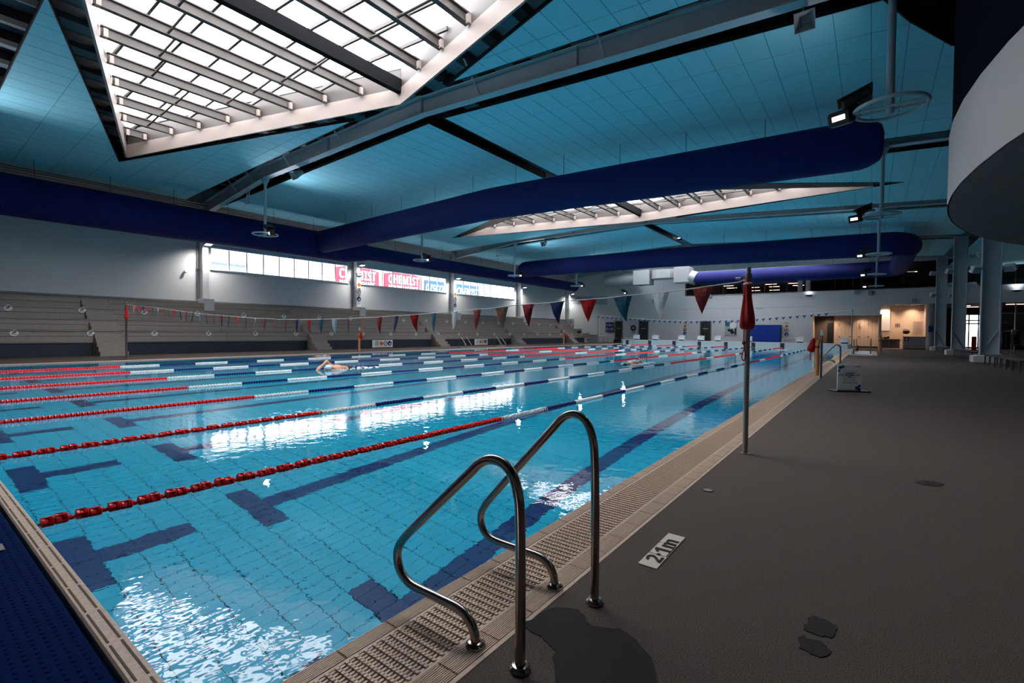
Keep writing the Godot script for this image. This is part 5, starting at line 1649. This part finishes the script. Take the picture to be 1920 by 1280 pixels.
func flags() -> void:
	var cols := ["flag_darkred", "flag_white", "flag_teal", "flag_red", "flag_navy", "flag_crimson", "flag_orange"]
	var ln := thing("pennant_line", "string of coloured triangular pennants stretched across the near lanes", "pennant line", string_at(-1.14))
	var o := -string_at(-1.14)
	var pts := []
	for i in 70: pts.append(string_at(lerpf(-1.14, -21.7, i / 69.0)) + Vector3(0, 0.003 * sin(i * 2.1), 0))
	part(ln, "line_cord", MB.new().tube([string_at(-1.14) + V(0.07, 0.02, -0.02)] + pts, 0.0055, 6), M.string, o)
	for i in 42:
		var x := -1.50 - 0.4675 * i
		if x < -20.9: break
		var w := 0.25 + rng.randf_range(-0.015, 0.015)
		var h := 0.30 + rng.randf_range(-0.01, 0.02)
		part(ln, "pennant", pennant(w, h, rng.randf_range(-0.05, 0.05), rng.randf_range(-0.5, 0.7)), M[cols[i % 7]], string_at(x) + o, Basis(Vector3.UP, rng.randf_range(-0.25, 0.2) - 0.01 * i))
	# right pole, with the red bag tied below its clamp
	var p := thing("flag_pole", "steel flag pole on the deck with a red cloth bag tied to it", "pole", V(-1.033, 0, 5.44))
	part(p, "post", MB.new().tube([Vector3(0, 0, 0), Vector3(0, 1.86, 0)], 0.026, 18), M.brushed)
	part(p, "inner_tube", MB.new().tube([Vector3(0, 1.86, 0), Vector3(0, 1.935, 0)], 0.022, 18), M.brushed)
	part(p, "clamp_collar", MB.new().lathe([Vector2(0.027, -0.03), Vector2(0.033, -0.028), Vector2(0.033, 0.028), Vector2(0.027, 0.03)], 18), M.dull_steel, Vector3(0, 1.84, 0))
	part(p, "clamp_ring", MB.new().torus(Vector3(-0.05, 1.835, 0.01), 0.018, 0.005, 14, 5, Basis(Vector3.RIGHT, PI / 2)), M.steel)
	part(p, "clamp_lever", MB.new().cbox(Vector3(-0.095, 1.825, 0.01), Vector3(0.06, 0.022, 0.02), 0.005), M.dull_steel)
	part(p, "floor_collar", MB.new().lathe([Vector2(0.027, 0.012), Vector2(0.045, 0.008), Vector2(0.047, 0.0)], 20), M.dull_steel)
	red_bag(p, Vector3(-0.006, 1.81, 0.008), 1.0)
	part(p, "tape", MB.new().tube([Vector3(-0.04, 1.755, 0.03), Vector3(0, 1.765, 0.045), Vector3(0.036, 1.775, 0.02)], 0.012, 6), M.string)
	var l := thing("flag_pole", "thin flag pole with a red bag on the stand side of the pool", "pole", V(-22.95, 0, 5.82))
	part(l, "post", MB.new().tube([Vector3(0, 0, 0), Vector3(0, 2.2, 0)], 0.035, 10), M.steel)
	part(l, "cap", MB.new().sphere(Vector3(0, 2.2, 0), Vector3(0.04, 0.05, 0.04), 8, 6), M.steel)
	red_bag(l, Vector3(0.12, 2.08, 0.02), 0.95)
	part(l, "cord_hook", MB.new().tube([Vector3(0, 2.1, 0), Vector3(0.13, 2.1, 0.02)], 0.012, 6), M.steel)
	# the far line of small blue and white pennants
	var f := thing("pennant_line", "far string of small blue and white pennants across the pool", "pennant line", V(-1.77, 3.1, 45.5))
	o = -V(-1.77, 3.1, 45.5)
	var fp := [[-22.9, 2.98], [-20.4, 2.78], [-16.5, 2.5], [-13.2, 2.4], [-9.58, 2.46], [-8.5, 2.52], [-4.74, 2.82], [-2.39, 3.05], [-1.3, 3.14]]
	var path := []
	for q in fp: path.append(V(q[0], q[1], 45.5))
	path = smooth_path(path, 8)
	part(f, "line_cord", MB.new().tube(path, 0.014, 5), M.string, o)
	var flag := pennant(0.28, 0.3, 0.02, 0.0)
	var half := pennant(0.2, 0.12, 0.01, 0.0)
	var run := 0.0
	for i in path.size() - 1:
		var d: float = path[i].distance_to(path[i + 1])
		while run < d:
			var at: Vector3 = path[i].lerp(path[i + 1], run / d)
			if at.x < -2.6:
				var pn := part(f, "pennant", flag, M.flag_blue, at + o)
				part(pn, "white_tab", half, M.flag_white, Vector3(0, 0.01, 0.012))
			run += 0.5
		run -= d
	for s in [[-22.95, "on the stand side"], [-1.25, "beside the pool ladder"]]:
		var q := thing("flag_pole", "tall thin pole of the far pennant line %s" % s[1], "pole", V(s[0], 0, 45.5 if s[0] < -5.0 else 45.4))
		part(q, "post", MB.new().tube([Vector3.ZERO, Vector3(0, 3.2, 0)], 0.035, 8), M.dull_steel)
		part(q, "pulley", MB.new().torus(Vector3(0, 3.16, 0), 0.05, 0.015, 10, 5, Basis(Vector3.RIGHT, PI / 2)), M.dull_steel)


func mast(a: float, x: float, ring_y: float, side: float, label: String) -> void:
	var top := beam_y(x)
	var t := thing("light_mast", label, "light", V(x, ring_y, a))
	part(t, "drop_pole", MB.new().tube([Vector3(0, -0.12, 0), Vector3(0, top - ring_y, 0)], 0.065, 12), M.frame_paint)
	part(t, "head_bracket", MB.new().lathe([Vector2(0.07, top - ring_y - 0.3), Vector2(0.18, top - ring_y - 0.06), Vector2(0.18, top - ring_y)], 12), M.frame_paint)
	part(t, "ring", MB.new().torus(Vector3.ZERO, 0.55, 0.035, 36, 8), M.frame_paint)
	for z in [-0.09, 0.09]: part(t, "spoke", MB.new().tube([Vector3(-0.55, 0.0, z), Vector3(0.55, 0.0, z)], 0.022, 6), M.frame_paint)
	# black uplight and a lit floodlight turned to the pool
	var up := part(t, "uplight_housing", MB.new().cbox(Vector3.ZERO, Vector3(0.46, 0.16, 0.34), 0.02), M.black, Vector3(side * 0.5, 0.24, 0.08), Basis(Vector3.BACK, -0.35 * side))
	part(up, "shade_plate", MB.new().cbox(Vector3(0, 0.1, 0), Vector3(0.58, 0.03, 0.42), 0.01), M.black)
	part(t, "uplight_arm", MB.new().tube([Vector3(side * 0.5, 0.0, 0.06), Vector3(side * 0.5, 0.2, 0.08)], 0.025, 6), M.black)
	var fl := part(t, "flood_housing", MB.new().cbox(Vector3.ZERO, Vector3(0.40, 0.26, 0.24), 0.03), M.black, Vector3(side * 0.74, -0.02, 0.05), Basis(Vector3.UP, -0.35) * Basis(Vector3.RIGHT, 0.25))
	part(fl, "lamp_face", MB.new().box(Vector3(0, 0.0, 0.123), Vector3(0.22, 0.09, 0.012)), M.lamp_white)
	spot(V(x + side * 0.74, ring_y - 0.05, a - 0.25), V(x + side * 4.5, 0.0, a - 5.0), MAST_DOWN, Color(0.96, 0.98, 1.0), 60.0, 0.15, 1.0)
	spot(V(x + side * 0.5, ring_y + 0.42, a - 0.1), V(x + side * 4.0, roof_y(x), a + 1.5), MAST_UP if side > 0.0 else MAST_UP * 0.15, Color(0.94, 0.96, 1.0), 66.0, 0.15, 1.0)


const MAST_DOWN := 3.0
const MAST_UP := 7.5


func masts() -> void:
	for i in 6:
		mast(FRAMES[i], -23.45, 5.8, 1.0, "ring light mast on the stand side, %s portal frame from the near end" % ORD[i])
		if i: mast(FRAMES[i], 0.18, 5.46, -1.0, "ring light mast on the balcony side, %s portal frame from the near end" % ORD[i])
	# loudspeakers under the roof beams
	for s in [[-20.6, 11.5, "the second roof beam near the stand"], [-1.2, 11.5, "the second roof beam near the balcony"], [-20.6, 31.6, "the fourth roof beam near the stand"]]:
		var y := beam_y(s[0])
		var b := thing("ceiling_speaker", "grey horn loudspeaker hung under %s" % s[2], "speaker", V(s[0], y, s[1]))
		var bs := Basis(Vector3.UP, -0.5) * Basis(Vector3.RIGHT, 0.75)
		part(b, "horn", MB.new().lathe([Vector2(0.12, 0.26), Vector2(0.14, 0.1), Vector2(0.26, -0.26), Vector2(0.24, -0.26), Vector2(0.1, 0.0), Vector2(0.0, 0.0)], 4, Transform3D(Basis(Vector3.RIGHT, -1.0) * Basis(Vector3.UP, PI / 4), Vector3(0, -0.32, 0.1))), M.silver)
		part(b, "yoke", MB.new().tube([Vector3(-0.06, 0, 0), Vector3(-0.06, -0.3, 0)], 0.02, 6), M.dull_steel)
	# sprinkler cage on the beam at the stand
	for a in [11.35, 21.4, 31.5]:
		var c := thing("junction_cage", "small metal junction frame hung from the roof beam at %s" % {11.35: "the nearest wall column", 21.4: "the second wall column", 31.5: "the third wall column"}[a], "bracket", V(-25.2, beam_y(-25.2) - 0.02, a))
		for sx in [-0.12, 0.12]: part(c, "hanger", MB.new().box(Vector3(sx, -0.35, 0), Vector3(0.04, 0.7, 0.04)), M.frame_paint)
		part(c, "box", MB.new().cbox(Vector3(0, -0.4, 0), Vector3(0.18, 0.2, 0.12), 0.01), M.white)
		part(c, "cross_bar", MB.new().box(Vector3(0, -0.7, 0), Vector3(0.5, 0.05, 0.08)), M.frame_paint)


func blob(pts: Array) -> PackedVector2Array:   # a rounded outline through points
	var out := PackedVector2Array()
	var n := pts.size()
	for i in n:
		var a: Vector2 = pts[(i + n - 1) % n]
		var b: Vector2 = pts[i]
		var c: Vector2 = pts[(i + 1) % n]
		var d: Vector2 = pts[(i + 2) % n]
		for k in 4:
			var p := b.cubic_interpolate(c, a, d, k / 4.0)
			out.append(p + Vector2(rng.randf_range(-0.012, 0.012), rng.randf_range(-0.012, 0.012)))
	return out


func rescue_board(at: Vector3, label: String, s: float, bag := true) -> void:
	var t := thing("rescue_post", label, "rescue post", at)
	part(t, "post", MB.new().tube([Vector3.ZERO, Vector3(0, 1.34, 0)], 0.028, 10), M.dull_steel)
	part(t, "post_head", MB.new().cbox(Vector3(0, 1.3, 0), Vector3(0.07, 0.16, 0.07), 0.01), M.white)
	part(t, "rescue_tube", MB.new().tube(smooth_path([Vector3(-0.1 * s, 0.08, 0.05), Vector3(-0.09 * s, 0.35, 0.07), Vector3(-0.1 * s, 0.75, 0.07), Vector3(-0.08 * s, 1.08, 0.05)], 5), 0.055, 12), M.float_orange)
	part(t, "tube_strap", MB.new().tube([Vector3(-0.095 * s, 0.86, 0.07), Vector3(-0.095 * s, 0.92, 0.07)], 0.06, 12), M.red_ink)
	if bag:
		part(t, "red_bag", MB.new().lathe([Vector2(0.0, 0.26), Vector2(0.05, 0.2), Vector2(0.1, -0.05), Vector2(0.09, -0.14), Vector2(0, -0.17)], 12), M.bag_red, Vector3(-0.24 * s, 0.9, 0.03), Basis(Vector3.BACK, -0.2 * s))
		part(t, "cord", MB.new().tube([Vector3(-0.26 * s, 0.76, 0.03), Vector3(-0.27 * s, 0.5, 0.03)], 0.014, 5), M.bag_red)


func deck_things() -> void:
	# depth marker tile, 2.1 m
	var d := thing("depth_marker", "cream floor tile marked 2.1 m set in the dark deck", "depth marker", V(-0.935, 0.001, 2.71))
	for k in 3: part(d, "tile", MB.new().cbox(V(0, 0.002, -0.165 + 0.165 * k), Vector3(0.104, 0.006, 0.158), 0.001), M.marker)
	text(d, "depth_lettering", "2\u00b71m", 0.084, M.ink, V(0.004, 0.0075, -0.01), Basis(Vector3(0, 0, -1), Vector3(-1, 0, 0), Vector3(0, 1, 0)), 0.6, 0.002, 0.0, 1.25)
	part(d, "underline", MB.new().box(V(0.046, 0.006, 0), Vector3(0.004, 0.003, 0.15)), M.ink)
	var mh := thing("drain_cover", "small round drain cover in the deck beside the edge tiles", "drain cover", V(-1.02, 0.001, 3.97))
	part(mh, "cap_disc", MB.new().lathe([Vector2(0, 0.004), Vector2(0.035, 0.004), Vector2(0.042, 0.0)], 20), M.soffit)
	part(mh, "cap_ring", MB.new().torus(Vector3(0, 0.003, 0), 0.04, 0.004, 20, 5), M.grout)
	# wet patches
	var wp := [[[Vector2(-1.15, 1.64), Vector2(-1.13, 1.80), Vector2(-1.04, 1.88), Vector2(-0.92, 1.83), Vector2(-0.78, 1.87), Vector2(-0.62, 1.72), Vector2(-0.52, 1.5), Vector2(-0.68, 1.36), Vector2(-0.86, 1.42), Vector2(-0.95, 1.55), Vector2(-1.04, 1.62)], "large dark wet patch on the deck beside the grab rails"], [[Vector2(0.32, 5.3), Vector2(0.4, 5.42), Vector2(0.5, 5.38), Vector2(0.46, 5.28), Vector2(0.38, 5.25)], "small dark wet mark on the deck right of the flag pole"], [[Vector2(-0.2, 2.36), Vector2(-0.19, 2.48), Vector2(-0.1, 2.46), Vector2(-0.1, 2.36)], "wet footprint on the deck, the upper of two near the camera"], [[Vector2(-0.2, 2.2), Vector2(-0.2, 2.29), Vector2(-0.12, 2.28), Vector2(-0.12, 2.2)], "wet footprint on the deck, the lower of two near the camera"]]
	for w in wp: solo("wet_patch", MB.new().prism(blob(w[0]), func(_p): return 0.0, func(_p): return 0.0035), M.wet, w[1], "wet patch")
	# freestanding information sign
	var s := thing("floor_sign", "white freestanding notice with blue leaf corners on a black base", "sign", V(-0.38, 0, 12.85), "", 0.55)
	part(s, "base", MB.new().cbox(Vector3(0, 0.015, 0), Vector3(0.72, 0.03, 0.34), 0.01), M.black)
	part(s, "board", MB.new().cbox(Vector3(0, 0.31, 0), Vector3(0.5, 0.56, 0.02), 0.006), M.white)
	part(s, "notice_sheet", MB.new().box(Vector3(0.0, 0.33, 0.0125), Vector3(0.27, 0.26, 0.003)), M.wall)
	for l in [[-0.2, 0.53, 0.07], [-0.14, 0.55, 0.06], [-0.22, 0.46, 0.05], [0.16, 0.08, 0.08], [0.21, 0.13, 0.05], [0.2, 0.06, 0.06]]:
		part(s, "leaf_print", MB.new().sphere(Vector3(l[0], l[1], 0.011), Vector3(l[2] * 0.6, l[2] * 0.55, 0.002), 14, 6), M.flag_blue if l[0] * l[1] > 0 else M.flag_teal)
	text(s, "lettering", "PR", 0.055, M.ink, Vector3(-0.175, 0.36, 0.0115), Basis(), 0.0, 0.002)
	text(s, "lettering", "M", 0.055, M.ink, Vector3(0.18, 0.36, 0.0115), Basis(), 0.0, 0.002)
	for k in 3: part(s, "text_line", MB.new().box(Vector3(0.0, 0.40 - 0.04 * k, 0.0145), Vector3([0.16, 0.19, 0.07][k], 0.016, 0.002)), M.ink)
	part(s, "text_rule", MB.new().box(Vector3(0.02, 0.19, 0.0115), Vector3(0.3, 0.006, 0.002)), M.ink)
	part(s, "corner_text", MB.new().box(Vector3(0.16, 0.55, 0.0115), Vector3(0.11, 0.01, 0.002)), M.ink)
	rescue_board(V(-1.14, 0, 16.2), "rescue post with an orange tube and red bag on the deck edge", 1.0)
	rescue_board(V(0.5, 0, 38.9), "distant rescue post with an orange tube in front of the counter recess", 1.0, false)
	rescue_board(V(-22.95, 0, 16.3), "rescue post with an orange tube below the middle of the stand", -1.0)
	rescue_board(V(-22.95, 0, 38.5), "rescue post with an orange tube near the far end of the stand", -1.0)
	# ramp with hand rails beside the far end of the pool
	var r := thing("entry_ramp", "pale tiled entry ramp with steel posts near the far end of the deck", "ramp", V(-0.1, 0, 40.0))
	part(r, "ramp_floor", MB.new().cbox(V(-0.38, 0.02, 0.0), Vector3(1.0, 0.04, 9.0), 0.008), M.white_tile)
	part(r, "tan_border", MB.new().cbox(V(0.26, 0.02, 0.0), Vector3(0.27, 0.042, 9.0), 0.006), M.tan_tile)
	part(r, "kerb", MB.new().cbox(V(-0.94, 0.15, 0.5), Vector3(0.1, 0.3, 9.0), 0.01), M.white_tile)
	for q in [[-0.8, -3.0], [0.05, -2.0], [-0.8, 3.5], [0.05, 4.0]]: part(r, "rail_post", MB.new().tube([V(q[0], 0.03, q[1]), V(q[0], 0.95, q[1])], 0.03, 8), M.dull_steel)
	part(r, "drain_slot", MB.new().box(V(-0.4, 0.045, -3.9), Vector3(0.8, 0.01, 0.25)), M.black)
	part(r, "red_marker", MB.new().cbox(V(-0.75, 0.24, 4.3), Vector3(0.14, 0.4, 0.14), 0.02), M.red_ink)
	var mt := solo("floor_mat", MB.new().cbox(Vector3.ZERO, Vector3(0.5, 0.02, 1.3), 0.005), M.black, "dark mat on the pool edge between the two stand ladders", "mat", V(-22.9, 0.012, 26.4))


func snet(bones: Array, cell: float, k: float) -> MB:   # surface nets over smoothly joined tapered capsules [p, q, rp, rq]
	var lo := Vector3.ONE * 1e9
	var hi := -lo
	for b in bones:
		for p in [b[0], b[1]]:
			lo = lo.min(p); hi = hi.max(p)
	lo -= Vector3.ONE * 0.2
	hi += Vector3.ONE * 0.2
	var n := Vector3i((hi - lo) / cell) + Vector3i.ONE
	var f := PackedFloat32Array()
	f.resize(n.x * n.y * n.z)
	f.fill(1.0)
	var acc := PackedFloat32Array()
	acc.resize(f.size())
	for b in bones:
		var r := maxf(b[2], b[3]) + 3.0 * cell + k
		var bl: Vector3 = (Vector3(b[0]).min(b[1]) - Vector3.ONE * r - lo) / cell
		var bh: Vector3 = (Vector3(b[0]).max(b[1]) + Vector3.ONE * r - lo) / cell
		var d: Vector3 = b[1] - b[0]
		for z in range(maxi(0, int(bl.z)), mini(n.z, int(bh.z) + 1)):
			for y in range(maxi(0, int(bl.y)), mini(n.y, int(bh.y) + 1)):
				for x in range(maxi(0, int(bl.x)), mini(n.x, int(bh.x) + 1)):
					var p := lo + Vector3(x, y, z) * cell
					var t := clampf((p - b[0]).dot(d) / maxf(d.length_squared(), 1e-6), 0.0, 1.0)
					acc[(z * n.y + y) * n.x + x] += exp(-(p.distance_to(b[0] + d * t) - lerpf(b[2], b[3], t)) / k)
	for i in f.size(): f[i] = -k * log(acc[i]) if acc[i] > 1e-6 else 1.0
	var vid := {}
	var vs := PackedVector3Array()
	for z in n.z - 1:
		for y in n.y - 1:
			for x in n.x - 1:
				var i0 := (z * n.y + y) * n.x + x
				var s := 0
				var sum := Vector3.ZERO
				var c := 0
				var g := []
				for e in 8: g.append(f[i0 + (e & 1) + ((e >> 1) & 1) * n.x + (e >> 2) * n.x * n.y])
				for e in 8: s |= int(g[e] < 0.0) << e
				if s == 0 or s == 255: continue
				for e in 8:
					for ax in 3:
						var e2: int = e | (1 << ax)
						if e2 == e or (g[e] < 0.0) == (g[e2] < 0.0): continue
						var t: float = g[e] / (g[e] - g[e2])
						var p := Vector3(e & 1, (e >> 1) & 1, e >> 2)
						p[ax] += t
						sum += p; c += 1
				vid[i0] = vs.size()
				vs.append(lo + (Vector3(x, y, z) + sum / c) * cell)
	var nor := PackedVector3Array()
	nor.resize(vs.size())
	var tris := []
	var st := [1, n.x, n.x * n.y]
	for i0 in vid:
		for ax in 3:
			var u: int = st[(ax + 1) % 3]
			var w: int = st[(ax + 2) % 3]
			var i1: int = i0 + st[ax]
			if i1 >= f.size() or (f[i0] < 0.0) == (f[i1] < 0.0): continue
			if not (vid.has(i0 - u) and vid.has(i0 - w) and vid.has(i0 - u - w)): continue
			var q := [vid[i0], vid[i0 - u], vid[i0 - u - w], vid[i0 - w]]
			var o := Vector3.ZERO
			o[ax] = 1.0 if f[i0] < 0.0 else -1.0
			for t in [[0, 1, 2], [0, 2, 3]]:
				var a: int = q[t[0]]
				var b: int = q[t[1]]
				var c2: int = q[t[2]]
				var m := (vs[b] - vs[a]).cross(vs[c2] - vs[a])
				if m.dot(o) < 0.0: m = -m
				nor[a] += m; nor[b] += m; nor[c2] += m
				tris.append([a, b, c2])
	var mb := MB.new()
	for t in tris: mb.tri(vs[t[0]], vs[t[1]], vs[t[2]], nor[t[0]].normalized(), nor[t[1]].normalized(), nor[t[2]].normalized())
	return mb


func swimmer_body(arm_up: bool) -> MB:
	var b := [[Vector3(-0.62, -0.10, 0), Vector3(-0.3, -0.06, 0), 0.13, 0.125], [Vector3(-0.3, -0.06, 0), Vector3(-0.02, -0.02, 0), 0.125, 0.15], [Vector3(-0.02, -0.01, -0.12), Vector3(-0.02, -0.01, 0.12), 0.11, 0.11], [Vector3(0.0, 0.0, 0), Vector3(0.2, 0.01, 0), 0.07, 0.06], [Vector3(0.24, 0.02, 0), Vector3(0.33, 0.02, 0), 0.095, 0.085]]
	for s in [-1, 1]:
		b.append([Vector3(-0.62, -0.1, 0.08 * s), Vector3(-1.05, -0.16, 0.1 * s), 0.085, 0.058])
		b.append([Vector3(-1.05, -0.16, 0.1 * s), Vector3(-1.45, -0.12, 0.1 * s), 0.056, 0.036])
		b.append([Vector3(-1.45, -0.12, 0.1 * s), Vector3(-1.62, -0.1, 0.1 * s), 0.036, 0.024])
	var e := [Vector3(0.0, 0.05, 0.2), Vector3(0.16, 0.22, 0.26), Vector3(0.43, 0.06, 0.22)] if arm_up else [Vector3(0.0, 0.02, 0.19), Vector3(0.3, 0.08, 0.24), Vector3(0.56, 0.04, 0.2)]
	b.append([e[0], e[1], 0.062, 0.046]); b.append([e[1], e[2], 0.045, 0.03])
	var fd: Vector3 = (e[2] - e[1]).normalized()
	b.append([e[2], e[2] + fd * 0.08, 0.032, 0.03])
	for k in 4: b.append([e[2] + fd * 0.08 + Vector3(0, 0, 0.018 * (k - 1.5)), e[2] + fd * (0.16 + 0.012 * [0.3, 1.0, 0.8, 0.0][k]) + Vector3(0, -0.01, 0.02 * (k - 1.5)), 0.0095, 0.008])
	b.append([e[2] + fd * 0.03 + Vector3(0, 0, -0.02), e[2] + fd * 0.09 + Vector3(0, -0.01, -0.05), 0.011, 0.009])
	b.append([Vector3(0.0, -0.04, -0.2), Vector3(-0.12, -0.28, -0.22), 0.06, 0.045])
	b.append([Vector3(-0.12, -0.28, -0.22), Vector3(-0.38, -0.3, -0.2), 0.044, 0.03])
	return snet(b, 0.016, 0.02)


func splash(at: Vector3, label: String, n: int, rx: float, rz: float, h: float) -> void:
	var mb := MB.new()
	for i in n:
		var t := rng.randf() * TAU
		var d := sqrt(rng.randf())
		var p := Vector3(cos(t) * d * rx, 0, sin(t) * d * rz)
		if i % 3: mb.sphere(p + Vector3(0, 0.005, 0), Vector3(rng.randf_range(0.03, 0.11), rng.randf_range(0.006, 0.02), rng.randf_range(0.02, 0.07)), 7, 4)
		else: mb.sphere(p * 0.7 + Vector3(0, rng.randf() * h * (1.0 - d), 0), Vector3.ONE * rng.randf_range(0.006, 0.022), 6, 4)
	var o := solo("water_splash", mb, M.foam, label, "splash", at)
	o.set_meta("kind", "stuff")


func swimmers() -> void:
	var up := swimmer_body(true).done()
	var low := swimmer_body(false).done()
	var list := [[V(-13.75, 0.0, 8.9), up, "swimmer in a pale cap with one bent arm over the water", -PI / 2 + 0.1], [V(-21.0, -0.1, 12.7), low, "swimmer low in the water in the lane beside the stand", PI / 2], [V(-7.75, 0.0, 18.4), low, "swimmer amid spray in the lane beyond the blue and white floats", PI / 2 + 0.05]]
	for s in list:
		var t := thing("person", s[2], "person", s[0], "", s[3])
		part(t, "body", s[1], M.skin)
		part(t, "swim_cap", MB.new().sphere(Vector3(0.285, 0.045, 0), Vector3(0.135, 0.1, 0.1), 16, 10), M.cap_pale)
		part(t, "trunks", MB.new().tube([Vector3(-0.72, -0.115, 0), Vector3(-0.62, -0.1, 0), Vector3(-0.4, -0.075, 0)], [0.15, 0.152, 0.14], 16), M.swim_blue)
	splash(V(-13.7, WATER_Y, 9.5), "white foam around the swimmer with the bent arm", 90, 0.5, 1.0, 0.12)
	splash(V(-7.75, WATER_Y, 19.0), "white spray around the swimmer in the middle distance", 140, 0.5, 1.3, 0.35)
	splash(V(-5.6, WATER_Y, 43.0), "small patch of white splash near the far wall", 60, 0.4, 1.2, 0.15)
